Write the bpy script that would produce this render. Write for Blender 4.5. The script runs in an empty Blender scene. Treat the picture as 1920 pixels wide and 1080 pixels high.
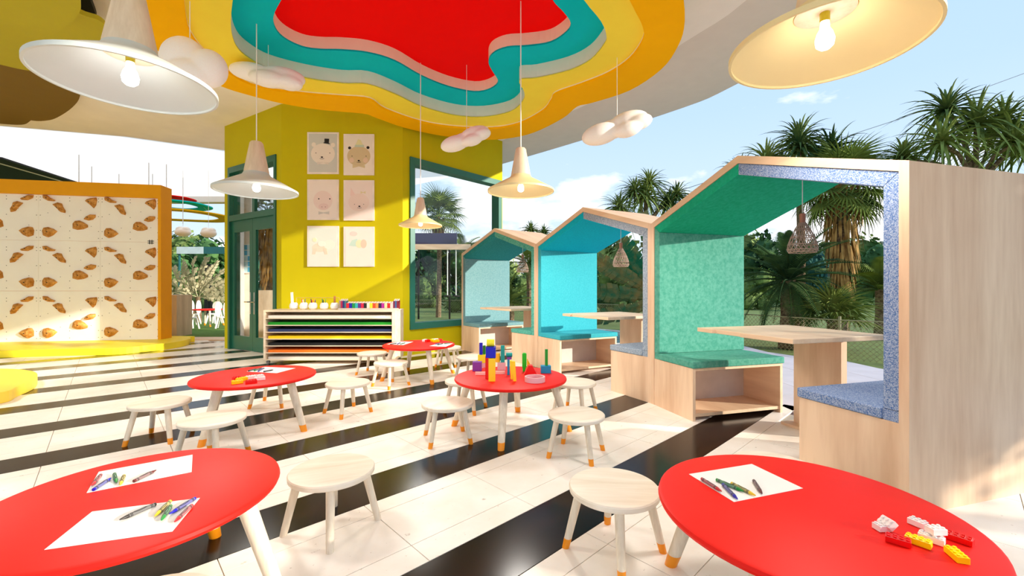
import bpy, math, random
from mathutils import Vector, Matrix, geometry
random.seed(7)
PI = math.pi
SC = bpy.context.scene
COL = SC.collection

# ------------------------------------------------------------------ camera
F = 803.4; H = 1.05; U0 = 960.0; V0 = 540.0
cam_d = bpy.data.cameras.new('camera'); cam = bpy.data.objects.new('camera', cam_d)
COL.objects.link(cam); cam.location = (0, 0, H); cam.rotation_euler = (PI/2, 0, 0)
cam_d.sensor_width = 36; cam_d.lens = F*36/1920; cam_d.clip_start = .05; cam_d.clip_end = 400
SC.camera = cam
SC.view_settings.view_transform = 'Standard'; SC.view_settings.look = 'None'
SC.view_settings.gamma = 1.0; SC.view_settings.use_curve_mapping = False
SC.view_settings.exposure = 1.0
SC.cycles.max_bounces = 16; SC.cycles.diffuse_bounces = 10; SC.cycles.transparent_max_bounces = 16

def lin(c):
    def f(x):
        x /= 255.0
        return x/12.92 if x <= .04045 else ((x+.055)/1.055)**2.4
    return (f(c[0]), f(c[1]), f(c[2]), 1)

# ------------------------------------------------------------------ sky
world = bpy.data.worlds.new('sky'); SC.world = world; world.use_nodes = True
wn = world.node_tree; wn.nodes.clear()
def N(t, ty, **kw):
    n = t.nodes.new(ty)
    for k, v in kw.items():
        if k in n.inputs.keys(): n.inputs[k].default_value = v
        else: setattr(n, k, v)
    return n
def ramp(t, stops):
    r = t.nodes.new('ShaderNodeValToRGB')
    e = r.color_ramp.elements
    while len(e) < len(stops): e.new(.5)
    for i, (p, c) in enumerate(stops): e[i].position = p; e[i].color = c if len(c) == 4 else lin(c)
    return r
tc = N(wn, 'ShaderNodeTexCoord'); sep = N(wn, 'ShaderNodeSeparateXYZ')
wn.links.new(tc.outputs['Generated'], sep.inputs[0])
grad = ramp(wn, [(0.0, (222, 230, 238)), (.12, (200, 220, 238)), (.35, (178, 206, 236)), (1.0, (150, 188, 232))])
wn.links.new(sep.outputs['Z'], grad.inputs[0])
mp = N(wn, 'ShaderNodeMapping'); mp.inputs['Scale'].default_value = (3.0, 3.0, 7.5); mp.inputs['Location'].default_value = (.35, .1, 0)
wn.links.new(tc.outputs['Generated'], mp.inputs[0])
nz = N(wn, 'ShaderNodeTexNoise', Scale=1.5, Detail=7.0, Roughness=.55)
wn.links.new(mp.outputs[0], nz.inputs['Vector'])
elev = ramp(wn, [(0.0, (.22, .22, .22, 1)), (.18, (.14, .14, .14, 1)), (.29, (0, 0, 0, 1))])
wn.links.new(sep.outputs['Z'], elev.inputs[0])
addm = N(wn, 'ShaderNodeMath', operation='ADD'); wn.links.new(nz.outputs['Fac'], addm.inputs[0]); wn.links.new(elev.outputs[0], addm.inputs[1])
cl = ramp(wn, [(.645, (0, 0, 0, 1)), (.76, (1, 1, 1, 1))]); wn.links.new(addm.outputs[0], cl.inputs[0])
mix = N(wn, 'ShaderNodeMixRGB'); wn.links.new(cl.outputs[0], mix.inputs[0]); wn.links.new(grad.outputs[0], mix.inputs[1]); mix.inputs[2].default_value = (1.0, 1.0, 1.0, 1)
bg = N(wn, 'ShaderNodeBackground'); bg.inputs[1].default_value = .675
wn.links.new(mix.outputs[0], bg.inputs[0]); wo = N(wn, 'ShaderNodeOutputWorld'); wn.links.new(bg.outputs[0], wo.inputs[0])

# ------------------------------------------------------------------ sun
SUN_EL, SUN_AZ = 15.5, -16.0          # elevation, direction of the sun in plan (0 = +x)
sd = bpy.data.lights.new('sun', 'SUN'); sd.energy = 3.2; sd.color = (1, .92, .78); sd.angle = math.radians(.9)
sun = bpy.data.objects.new('sun', sd); COL.objects.link(sun)
e, a = math.radians(SUN_EL), math.radians(SUN_AZ)
sv = Vector((math.cos(e)*math.cos(a), math.cos(e)*math.sin(a), math.sin(e)))
sun.rotation_euler = sv.to_track_quat('Z', 'Y').to_euler(); sun.location = sv*30
LAMP_W = 38.0

# ------------------------------------------------------------------ pixel helpers (1920x1080)
def pz(u, v, z):           # pixel -> point on the horizontal plane at height z
    y = (H-z)*F/(v-V0)
    return ((u-U0)/F*y, y)
def py(u, v, y):           # pixel -> point at depth y
    return Vector(((u-U0)/F*y, y, H-(v-V0)/F*y))

# ------------------------------------------------------------------ materials
MATS = {}
def base_mat(name):
    m = bpy.data.materials.new(name); m.use_nodes = True
    t = m.node_tree; b = t.nodes['Principled BSDF']
    MATS[name] = m
    return m, t, b
def plain(name, c, rough=.5, metal=0, var=.04, scale=6, bump=0, spec=.5):
    if name in MATS: return MATS[name]
    m, t, b = base_mat(name)
    tcn = N(t, 'ShaderNodeTexCoord'); n = N(t, 'ShaderNodeTexNoise', Scale=scale, Detail=4.0)
    t.links.new(tcn.outputs['Object'], n.inputs['Vector'])
    l = lin(c); lo = tuple(max(0, x*(1-2*var)) for x in l[:3])+(1,); hi = tuple(min(1, x*(1+2*var)) for x in l[:3])+(1,)
    r = ramp(t, [(.3, lo), (.7, hi)]); t.links.new(n.outputs['Fac'], r.inputs[0]); t.links.new(r.outputs[0], b.inputs['Base Color'])
    b.inputs['Roughness'].default_value = rough; b.inputs['Metallic'].default_value = metal
    b.inputs['Specular IOR Level'].default_value = spec
    if bump:
        bp = N(t, 'ShaderNodeBump', Strength=bump, Distance=.01); n2 = N(t, 'ShaderNodeTexNoise', Scale=scale*12, Detail=2.0)
        t.links.new(tcn.outputs['Object'], n2.inputs['Vector']); t.links.new(n2.outputs['Fac'], bp.inputs['Height']); t.links.new(bp.outputs[0], b.inputs['Normal'])
    return m
def wood(name, c1, c2, axis='Z', scale=3.0, rough=.45):
    if name in MATS: return MATS[name]
    m, t, b = base_mat(name)
    tcn = N(t, 'ShaderNodeTexCoord'); mpn = N(t, 'ShaderNodeMapping')
    s = {'X': (.12, 1, 1), 'Y': (1, .12, 1), 'Z': (1, 1, .12)}[axis]
    mpn.inputs['Scale'].default_value = s
    t.links.new(tcn.outputs['Object'], mpn.inputs[0])
    n1 = N(t, 'ShaderNodeTexNoise', Scale=scale*2.2, Detail=5.0, Distortion=1.2); t.links.new(mpn.outputs[0], n1.inputs['Vector'])
    n2 = N(t, 'ShaderNodeTexNoise', Scale=scale*22, Detail=3.0); t.links.new(mpn.outputs[0], n2.inputs['Vector'])
    mx = N(t, 'ShaderNodeMath', operation='MULTIPLY_ADD'); t.links.new(n2.outputs['Fac'], mx.inputs[0]); mx.inputs[1].default_value = .35; t.links.new(n1.outputs['Fac'], mx.inputs[2])
    r = ramp(t, [(.45, c2), (.85, c1)]); t.links.new(mx.outputs[0], r.inputs[0]); t.links.new(r.outputs[0], b.inputs['Base Color'])
    b.inputs['Roughness'].default_value = rough
    return m
def fabric(name, c1, c2, scale=90, rough=.9, lo=.35, hi=.65):
    if name in MATS: return MATS[name]
    m, t, b = base_mat(name)
    tcn = N(t, 'ShaderNodeTexCoord'); n = N(t, 'ShaderNodeTexNoise', Scale=scale, Detail=2.5, Roughness=.7)
    t.links.new(tcn.outputs['Object'], n.inputs['Vector'])
    r = ramp(t, [(lo, c1), (hi, c2)]); t.links.new(n.outputs['Fac'], r.inputs[0]); t.links.new(r.outputs[0], b.inputs['Base Color'])
    bp = N(t, 'ShaderNodeBump', Strength=.25, Distance=.004); t.links.new(n.outputs['Fac'], bp.inputs['Height']); t.links.new(bp.outputs[0], b.inputs['Normal'])
    b.inputs['Roughness'].default_value = rough; b.inputs['Specular IOR Level'].default_value = .2
    return m
def leafmat(name, c1, c2, scale=2.0):
    if name in MATS: return MATS[name]
    m, t, b = base_mat(name)
    tcn = N(t, 'ShaderNodeTexCoord'); n = N(t, 'ShaderNodeTexNoise', Scale=scale, Detail=3.0); oi = N(t, 'ShaderNodeObjectInfo')
    t.links.new(tcn.outputs['Object'], n.inputs['Vector'])
    ad = N(t, 'ShaderNodeMath', operation='MULTIPLY_ADD'); t.links.new(oi.outputs['Random'], ad.inputs[0]); ad.inputs[1].default_value = .3; t.links.new(n.outputs['Fac'], ad.inputs[2])
    r = ramp(t, [(.4, c1), (.85, c2)]); t.links.new(ad.outputs[0], r.inputs[0]); t.links.new(r.outputs[0], b.inputs['Base Color'])
    b.inputs['Roughness'].default_value = .8; b.inputs['Specular IOR Level'].default_value = .15
    return m
def glass(name, tint=(1, 1, 1), refl=.08):
    m = bpy.data.materials.new(name); m.use_nodes = True; t = m.node_tree; t.nodes.clear(); MATS[name] = m
    tr = N(t, 'ShaderNodeBsdfTransparent'); tr.inputs[0].default_value = tint+(1,)
    gl = N(t, 'ShaderNodeBsdfGlossy'); gl.inputs['Roughness'].default_value = .02
    mx = N(t, 'ShaderNodeMixShader'); mx.inputs[0].default_value = refl
    o = N(t, 'ShaderNodeOutputMaterial'); t.links.new(tr.outputs[0], mx.inputs[1]); t.links.new(gl.outputs[0], mx.inputs[2]); t.links.new(mx.outputs[0], o.inputs[0])
    return m
def emit(name, c, s):
    m, t, b = base_mat(name); b.inputs['Base Color'].default_value = c; b.inputs['Emission Color'].default_value = c; b.inputs['Emission Strength'].default_value = s
    return m

pale = wood('pale_ash', (248, 237, 220), (226, 210, 186), 'X', 3)
paleleg = wood('pale_ash_leg', (244, 231, 210), (212, 195, 170), 'Z', 6)
boothwood = wood('maple_panel', (238, 206, 174), (212, 172, 138), 'Z', 1.6)
boothwoodx = wood('maple_panel_flat', (238, 208, 174), (216, 180, 146), 'X', 2)
cartwood = wood('cart_wood', (240, 222, 195), (214, 192, 160), 'X', 3)
red = plain('red_lacquer', (238, 26, 14), .5, var=.02, spec=.2)
orange = plain('orange_tip', (246, 150, 16), .4, var=.03)
wallm = plain('lime_yellow_paint', (200, 186, 12), .7, var=.015, scale=2, spec=.15)
greenm = plain('dark_green_frame', (28, 98, 76), .4, var=.02)
ceilm = plain('beige_ceiling', (252, 244, 236), .9, var=.015, scale=3, bump=.05)
eavem = plain('grey_beige_eave', (230, 220, 210), .9, var=.01)
whitec = plain('white_ceiling', (252, 250, 246), .9, var=.01)
white = plain('white_paint', (246, 243, 238), .5, var=.01)
black = plain('black_matt', (6, 6, 6), .7, var=.05)
ringm = {'orange': plain('orange_board', (255, 188, 0), .7, var=.01, spec=.08), 'yellow': plain('yellow_board', (255, 232, 76), .7, var=.01, spec=.08),
         'teal': plain('teal_board', (0, 198, 214), .7, var=.01, spec=.08), 'red': plain('red_board', (255, 0, 0), .7, var=.01, spec=.08), 'beige': plain('beige_board', (246, 234, 218), .8, var=.01)}
climborange = plain('climbing_frame_orange', (240, 166, 0), .5, var=.01, spec=.2)
platy = plain('platform_yellow', (250, 228, 36), .45, var=.01)
plywhite = plain('climbing_panel_cream', (254, 248, 238), .5, var=.015, scale=3)
holdm = fabric('resin_hold', (170, 108, 36), (226, 168, 92), 14, .7)
olive = plain('olive_board', (180, 168, 0), .6, var=.01)
olive_shade = plain('olive_board_shade_tone', (120, 90, 0), .7, var=.01)  # olive board with its shade put into the colour
paper = plain('white_paper', (240, 236, 230), .8, var=.005)
chrome = plain('brushed_chrome', (200, 200, 200), .25, 1.0)

# ------------------------------------------------------------------ mesh builder
class MB:
    def __init__(s): s.v = []; s.f = []
    def add(s, vs, fs, M=None):
        k = len(s.v)
        s.v += [tuple(M @ Vector(p)) if M else tuple(p) for p in vs]
        s.f += [tuple(i+k for i in q) for q in fs]
        return s
    def box(s, x0, x1, y0, y1, z0, z1, M=None):
        return s.add([(x0,y0,z0),(x1,y0,z0),(x1,y1,z0),(x0,y1,z0),(x0,y0,z1),(x1,y0,z1),(x1,y1,z1),(x0,y1,z1)],
                     [(3,2,1,0),(4,5,6,7),(0,1,5,4),(1,2,6,5),(2,3,7,6),(3,0,4,7)], M)
    def prism(s, poly, z0, z1, M=None):
        n = len(poly)
        ar = sum(poly[i][0]*poly[(i+1) % n][1]-poly[(i+1) % n][0]*poly[i][1] for i in range(n))
        if ar < 0: poly = poly[::-1]
        vs = [(x, y, z0) for x, y in poly]+[(x, y, z1) for x, y in poly]
        return s.add(vs, [tuple(range(n))[::-1], tuple(range(n, 2*n))]+[(i, (i+1) % n, n+(i+1) % n, n+i) for i in range(n)], M)
    def ring(s, outer, inner, z0, z1):          # slab with a hole
        tri = geometry.tessellate_polygon([[Vector((x, y, 0)) for x, y in outer], [Vector((x, y, 0)) for x, y in inner]])
        P = list(outer)+list(inner); n = len(P); no = len(outer)
        vs = [(x, y, z0) for x, y in P]+[(x, y, z1) for x, y in P]
        fs = [tuple(t) for t in tri]+[tuple(i+n for i in t) for t in tri]
        for a, m in ((0, no), (no, n-no)):
            for i in range(m): j = (i+1) % m; fs.append((a+i, a+j, n+a+j, n+a+i))
        return s.add(vs, fs)
    def band(s, poly, z0, z1):                  # vertical skin only
        n = len(poly)
        return s.add([(x, y, z0) for x, y in poly]+[(x, y, z1) for x, y in poly], [(i, (i+1) % n, n+(i+1) % n, n+i) for i in range(n)])
    def lathe(s, prof, n=32, M=None, cap=True):
        m = len(prof); vs = []
        for r, z in prof:
            for i in range(n): t = 2*PI*i/n; vs.append((r*math.cos(t), r*math.sin(t), z))
        fs = [(k*n+i, k*n+(i+1) % n, (k+1)*n+(i+1) % n, (k+1)*n+i) for k in range(m-1) for i in range(n)]
        if cap: fs += [tuple(range(n))[::-1], tuple((m-1)*n+i for i in range(n))]
        return s.add(vs, fs, M)
    def tube(s, pts, r, n=8, r1=None, cap=True):
        pts = [Vector(p) for p in pts]; m = len(pts); vs = []
        for k, p in enumerate(pts):
            d = (pts[min(k+1, m-1)]-pts[max(k-1, 0)]).normalized()
            a = d.cross(Vector((0, 0, 1)) if abs(d.z) < .9 else Vector((1, 0, 0))).normalized(); b = a.cross(d)
            rr = r if r1 is None else r+(r1-r)*k/(m-1)
            for i in range(n): t = 2*PI*i/n; vs.append(p+(a*math.cos(t)+b*math.sin(t))*rr)
        fs = [(k*n+i, k*n+(i+1) % n, (k+1)*n+(i+1) % n, (k+1)*n+i) for k in range(m-1) for i in range(n)]
        if cap: fs += [tuple(range(n)), tuple((m-1)*n+i for i in range(n))[::-1]]
        return s.add(vs, fs)
    def mesh(s, name, mat, smooth=False):
        me = bpy.data.meshes.new(name); me.from_pydata(s.v, [], s.f); me.validate(); me.materials.append(mat)
        import bmesh
        b = bmesh.new(); b.from_mesh(me); bmesh.ops.recalc_face_normals(b, faces=b.faces); b.to_mesh(me); b.free()
        if smooth: me.shade_smooth() if hasattr(me, 'shade_smooth') else None
        return me
    def build(s, name, mat, parent=None, loc=None, rot=None, smooth=False, bevel=0):
        return link(name, s.mesh(name, mat, smooth), parent, loc, rot, bevel, smooth)
def link(name, me, parent=None, loc=None, rot=None, bevel=0, smooth=False):
    o = bpy.data.objects.new(name, me); COL.objects.link(o); o.parent = parent
    if loc: o.location = loc
    if rot: o.rotation_euler = rot
    if bevel:
        md = o.modifiers.new('bevel', 'BEVEL'); md.width = bevel; md.segments = 2; md.limit_method = 'ANGLE'; md.angle_limit = math.radians(40)
    if smooth and me is not None:
        md = o.modifiers.new('split', 'EDGE_SPLIT'); md.split_angle = math.radians(38)
    return o
def tag(o, label, cat, group=None, kind=None):
    if label: o['label'] = label
    if cat: o['category'] = cat
    if group: o['group'] = group
    if kind: o['kind'] = kind
    return o
def thing(name, label, cat, loc=(0, 0, 0), rz=0, group=None):
    o = bpy.data.objects.new(name, None); COL.objects.link(o); o.location = loc; o.rotation_euler = (0, 0, rz); o.empty_display_size = .1
    return tag(o, label, cat, group)
def struct(o): o['kind'] = 'structure'; return o
def copy_tree(o, parent=None):
    c = o.copy(); COL.objects.link(c); c.parent = parent
    for ch in list(o.children): copy_tree(ch, c)
    return c
def spline(pts, k=6, closed=True):
    n = len(pts); out = []
    for i in range(n if closed else n-1):
        g = lambda j: Vector(pts[j % n]) if closed else Vector(pts[max(0, min(n-1, j))])
        p0, p1, p2, p3 = g(i-1), g(i), g(i+1), g(i+2)
        for q in range(k):
            t = q/k
            out.append(tuple(.5*((2*p1)+(p2-p0)*t+(2*p0-5*p1+4*p2-p3)*t*t+(3*p1-p0-3*p2+p3)*t**3)))
    if not closed: out.append(tuple(pts[-1]))
    return out
def inside(p, poly):
    x, y = p; r = False; n = len(poly)
    for i in range(n):
        x1, y1 = poly[i]; x2, y2 = poly[(i+1) % n]
        if (y1 > y) != (y2 > y) and x < (x2-x1)*(y-y1)/(y2-y1)+x1: r = not r
    return r

# ================================================================== SETTING: floor
DS = Vector((.7254, .6884)); NS = Vector((-.6884, .7254))     # along / across the stripes
def sc(s, c): p = DS*s+NS*c; return (p.x, p.y)
floor_poly = [(-14, -3.2), (3.6, -3.2), (3.6, 1.9), (2.75, 2.28), (2.15, 4.2), (1.15, 6.25), (0, 8.0), (-.5, 8.62), (-14, 8.62)]
fl = struct(MB().prism(floor_poly, -.06, -.012).build('floor', plain('floor_grout', (176, 166, 152), .8)))
def tilemat():
    m, t, b = base_mat('travertine_tile')
    tcn = N(t, 'ShaderNodeNewGeometry'); n = N(t, 'ShaderNodeTexNoise', Scale=2.2, Detail=6.0, Roughness=.6); t.links.new(tcn.outputs['Position'], n.inputs['Vector'])
    r = ramp(t, [(.3, (236, 226, 212)), (.65, (250, 245, 238))]); t.links.new(n.outputs['Fac'], r.inputs[0])
    n2 = N(t, 'ShaderNodeTexNoise', Scale=26.0, Detail=3.0, Roughness=.6); t.links.new(tcn.outputs['Position'], n2.inputs['Vector'])
    r2 = ramp(t, [(.26, (150, 130, 108)), (.33, (255, 255, 255))]); t.links.new(n2.outputs['Fac'], r2.inputs[0])
    mx = N(t, 'ShaderNodeMixRGB', blend_type='MULTIPLY'); mx.inputs[0].default_value = .55
    t.links.new(r.outputs[0], mx.inputs[1]); t.links.new(r2.outputs[0], mx.inputs[2]); t.links.new(mx.outputs[0], b.inputs['Base Color'])
    b.inputs['Roughness'].default_value = .38; b.inputs['Specular IOR Level'].default_value = .3
    return m
tilem = tilemat()
stripem = wood('dark_stripe_wood', (34, 18, 12), (10, 5, 4), 'X', 3, rough=.18)
stripem.node_tree.nodes['Principled BSDF'].inputs['Specular IOR Level'].default_value = .22
P_ = .874; TS = .59; ROWS = ((0, .137), (.137, .465), (.465, .578))
ang = math.atan2(DS.y, DS.x)
tmesh = [MB().box(-TS/2+.0018, TS/2-.0018, -(b-a)/2+.0018, (b-a)/2-.0018, -.012, 0).mesh('tile', tilem) for a, b in ROWS]
cand = []
for k in range(-6, 16):
    c0 = 1.413+P_*k
    for ri, (a, b) in enumerate(ROWS):
        for j in range(-22, 24):
            s = .905+TS*(j+.5); c = c0+(a+b)/2; x, y = sc(s, c)
            if not inside((x, y), floor_poly): continue
            if y < .6 or abs(x) > 1.25*y+.5: vis = 0
            else: vis = 1
            cand.append((0 if vis else 1, math.hypot(x, y), x, y, ri))
cand.sort()
rest = MB(); cnt = 0
for vis, d, x, y, ri in cand:
    if cnt < 300 and vis == 0:
        link('tile', tmesh[ri], fl, (x, y, 0), (0, 0, ang)); cnt += 1
    else:
        a, b = ROWS[ri]; M = Matrix.Translation((x, y, 0)) @ Matrix.Rotation(ang, 4, 'Z')
        rest.box(-TS/2+.0018, TS/2-.0018, -(b-a)/2+.0018, (b-a)/2-.0018, -.012, 0, M)
tag(rest.build('tile_field', tilem, fl), None, None, kind='stuff')
for k in range(-6, 16):                      # dark wooden stripes, clipped to the floor outline
    c0 = 1.117+P_*k; run = []
    for j in range(-150, 160):
        s = j*.1
        ok = inside(sc(s, c0+.02), floor_poly) and inside(sc(s, c0+.28), floor_poly)
        if ok: run.append(s)
        if (not ok or j == 159) and len(run) > 3:
            L0, L1 = run[0]-.05, run[-1]+.05; x, y = sc((L0+L1)/2, c0+.148)
            MB().box(-(L1-L0)/2, (L1-L0)/2, -.1465, .1465, -.012, .0005).build('stripe_plank', stripem, fl, (x, y, 0), (0, 0, ang)); run = []
        elif not ok: run = []
# wooden threshold at the left opening
struct(MB().box(-11.5, -5.1, 8.62, 9.1, -.05, .012).build('trim_1', boothwoodx))

# ---- ground outside
grass1 = plain('lawn_grass', (112, 128, 62), .95, var=.12, scale=5, bump=.4)
struct(MB().prism([(-60, -10), (60, -10), (60, 90), (-60, 90)], -.2, -.08).build('ground', grass1))
pav = struct(MB().prism([(3.6, -3), (7, -3), (5.0, 5.6), (4.0, 8), (2.9, 10.6), (.9, 12.4), (-4.8, 13), (-4.8, 8.62), (-.5, 8.62), (0, 8.0), (1.15, 6.25), (2.15, 4.2), (2.75, 2.28), (3.6, 1.9)], -.08, -.03).build('pavement', plain('lilac_paving', (204, 196, 204), .8, var=.04, scale=4)))
slabm = plain('lilac_paving_slab', (214, 207, 214), .8, var=.03, scale=3)
pmesh = MB().box(-.296, .296, -.296, .296, -.03, 0).mesh('paving_slab', slabm)
pav_poly = [(3.1, .6), (6.2, .6), (4.9, 5.4), (3.9, 7.8), (2.2, 9.4), (.9, 11.6), (.1, 8.6), (1.45, 6.5), (2.5, 4.4), (3.1, 2.5)]
for i in range(-1, 12):
    for j in range(0, 22):
        q = (i*.6+.3, j*.6+.3)
        if inside(q, pav_poly): link('paving_slab', pmesh, pav, (q[0], q[1], 0))
tag(MB().box(-12, -6.0, 9.1, 13.2, -.06, -.005).build('grass_mat', plain('bright_turf', (84, 122, 30), .95, var=.15, scale=14, bump=.5)), 'bright green turf under the white animal chairs', 'turf')
# pool
wm, wt, wb = base_mat('pool_water'); wb.inputs['Base Color'].default_value = lin((150, 196, 208)); wb.inputs['Roughness'].default_value = .08
wnz = N(wt, 'ShaderNodeTexNoise', Scale=9.0, Detail=2.0); wbp = N(wt, 'ShaderNodeBump', Strength=.5, Distance=.05); wt.links.new(wnz.outputs['Fac'], wbp.inputs['Height']); wt.links.new(wbp.outputs[0], wb.inputs['Normal'])
pl = thing('pool', 'shallow pale blue pool behind the cyan booth', 'pool', (0, 0, 0))
pp = spline([(1.75, 8.1), (2.6, 8.3), (3.0, 9.4), (2.3, 10.6), (1.2, 11.2), (.5, 10.0), (1.0, 8.9)], 5)
MB().prism(pp, -.03, .004).build('water', wm, pl)
cx = sum(p[0] for p in pp)/len(pp); cy = sum(p[1] for p in pp)/len(pp)
MB().ring([(cx+(x-cx)*1.12, cy+(y-cy)*1.12) for x, y in pp], pp, -.03, .015).build('coping', white, pl)

# ================================================================== SETTING: ceiling
CZ = 3.874
edge = [(-26, 14.2), (-9.4, 14.0), (-5.0, 13.3), (-2.75, 11.9), (-1.3, 10.8), (-.22, 9.77), (1.35, 8.2), (2.68, 6.73), (3.09, 6.015), (3.7, 4.3), (3.95, 2.6), (3.85, .8), (3.4, -1.2), (-4, -2.2), (-26, -2.2)]
inner_line = [(-.8, 8.9), (1.15, 6.6), (1.97, 4.95), (2.3, 4.2), (2.55, 2.6), (2.45, .8), (2.0, -1.2)]
def pxpoly(px, z, k=4): return spline([pz(u, v, z) for u, v in px], k)
Z0, Z1, Z2, Z3 = 3.500, 3.545, 3.715, 3.866
orange_px = [(283, 80), (275, 30), (262, -60), (268, -190), (420, -420), (800, -620), (1180, -420), (1300, -160), (1280, -40), (1284, 40), (1272, 85), (1240, 130), (1180, 170), (1110, 193), (1082, 200), (1055, 222), (1000, 249), (950, 260), (900, 262), (830, 255), (760, 240), (705, 221), (680, 213), (600, 206), (528, 194), (465, 178), (415, 162), (335, 125)]
yellow_out = [(358, 66), (346, 10), (342, -60), (360, -170), (480, -360), (800, -520), (1100, -350), (1190, -150), (1172, -30), (1187, 13), (1205, 50), (1205, 77), (1180, 113), (1140, 140), (1090, 160), (1042, 177), (1033, 190), (1017, 210), (973, 233), (923, 242), (853, 240), (790, 230), (723, 207), (693, 188), (640, 183), (560, 176), (470, 160), (400, 115)]
yellow_in = [(443, 87), (433, 50), (440, -20), (470, -120), (560, -270), (800, -400), (1010, -270), (1090, -120), (1085, -20), (1127, 40), (1137, 67), (1133, 83), (1107, 113), (1067, 133), (1007, 147), (974, 151), (983, 173), (980, 190), (957, 210), (907, 220), (853, 217), (790, 200), (740, 177), (690, 159), (640, 157), (573, 147), (505, 130), (467, 110)]
teal_in = [(513, 30), (530, -5), (560, -60), (640, -170), (800, -260), (950, -180), (1010, -60), (1035, -2), (1057, 23), (1070, 43), (1063, 60), (1033, 80), (990, 87), (950, 90), (924, 101), (916, 117), (923, 133), (934, 153), (920, 167), (890, 173), (840, 163), (790, 143), (740, 115), (690, 100), (640, 95), (600, 94), (567, 89), (535, 74), (517, 55)]
OO = pxpoly(orange_px, Z0); YO = pxpoly(yellow_out, Z0); YI = pxpoly(yellow_in, Z1); TI = pxpoly(teal_in, Z2)
def shrink(poly, d):
    n = len(poly); cx = sum(p[0] for p in poly)/n; cy = sum(p[1] for p in poly)/n
    return [(cx+(x-cx)*d, cy+(y-cy)*d) for x, y in poly]
esp = spline(edge[1:-1], 4, False)
main_out = [edge[0]]+esp+[edge[-1]]
# main ceiling: polygon split so that the white far strip and the outer eave are pieces of their own
back_line = [(-26, 6.1), (-14, 6.6), (-8.9, 7.47), (-7.2, 8.0), (-5.9, 8.8), (-5.0, 9.6), (-3.4, 10.4), (-1.75, 10.0), (-.8, 8.9)]
main_poly = [(-26, -2.2)]+back_line+spline(inner_line, 4, False)[1:]+[(2.0, -2.05), (-4, -2.2)]
ceiling = struct(MB().prism(main_poly, CZ, CZ+.1).build('ceiling', ceilm))
ei = [i for i, p in enumerate(esp) if p[1] < 10.9 and p[0] > -1.4][0]
eave_poly = [back_line[-2]]+[p for p in esp[ei:]]+[(2.0, -2.05)]+spline(inner_line, 4, False)[::-1]
struct(MB().prism(eave_poly, CZ+.004, CZ+.5).build('ceiling_eave', eavem))
far_poly = back_line[:-1]+esp[:ei][::-1]+[edge[0]]
tcm = bpy.data.materials.new('white_ceiling_added_glow'); tcm.use_nodes = True; tt_ = tcm.node_tree; tt_.nodes.clear()  # plain white ceiling, made translucent with a faint glow added to brighten it
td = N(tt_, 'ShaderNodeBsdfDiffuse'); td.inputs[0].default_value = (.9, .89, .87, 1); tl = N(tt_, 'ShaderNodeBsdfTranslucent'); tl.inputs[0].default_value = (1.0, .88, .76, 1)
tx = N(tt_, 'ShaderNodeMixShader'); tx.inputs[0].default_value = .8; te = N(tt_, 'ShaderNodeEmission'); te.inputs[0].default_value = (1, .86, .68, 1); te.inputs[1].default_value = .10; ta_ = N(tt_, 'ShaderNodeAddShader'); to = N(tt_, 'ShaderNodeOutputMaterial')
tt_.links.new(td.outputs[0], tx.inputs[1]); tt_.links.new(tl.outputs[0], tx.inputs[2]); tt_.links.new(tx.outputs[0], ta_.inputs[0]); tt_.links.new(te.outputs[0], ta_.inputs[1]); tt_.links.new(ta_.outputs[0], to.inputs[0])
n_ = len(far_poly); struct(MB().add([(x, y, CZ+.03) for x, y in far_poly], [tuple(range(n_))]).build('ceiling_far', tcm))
# fascia drop at the far edge
struct(MB().box(-14.5, -8.0, 13.2, 13.5, 3.70, 3.874).build('trim_2', eavem))
# black sky-light panel in the far ceiling
bkp = thing('black_ceiling_panel', 'black wedge panel with white line above climbing wall', 'ceiling panel', (0, 0, 0))
MB().prism([(-11.0, 9.25), (-11.55, 11.4), (-14, 12.9), (-16, 9.3), (-13, 7.9)], 3.835, 3.872).build('panel', black, bkp)
MB().tube([(-11.3, 8.9, 3.83), (-11.8, 11.6, 3.83)], .018, 6).build('strip', white, bkp)
cf = thing('cloud_ceiling_feature', 'giant cloud shaped ceiling recess in orange, yellow, teal and red layers', 'ceiling feature', (0, 0, 0))
MB().ring(OO, YO, Z0, Z0+.03).build('orange_ring', ringm['orange'], cf)
MB().ring(shrink(OO, .985), YI, Z1, Z1+.02).build('yellow_ring', ringm['yellow'], cf)
MB().band(YO, Z0+.03, Z1).build('orange_reveal', ringm['beige'], cf)
MB().band(shrink(OO, .98), Z0+.03, CZ-.001).build('outer_skirt', ringm['beige'], cf)
MB().band(YI, Z1+.012, Z2).build('yellow_reveal', ringm['beige'], cf)
MB().ring(shrink(YI, 1.03), TI, Z2, Z2+.02).build('teal_ring', ringm['teal'], cf)
MB().band(TI, Z2+.018, Z3).build('teal_reveal', ringm['beige'], cf)
MB().prism(shrink(TI, 1.03), Z3, CZ-.001).build('red_top', ringm['red'], cf)

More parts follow.
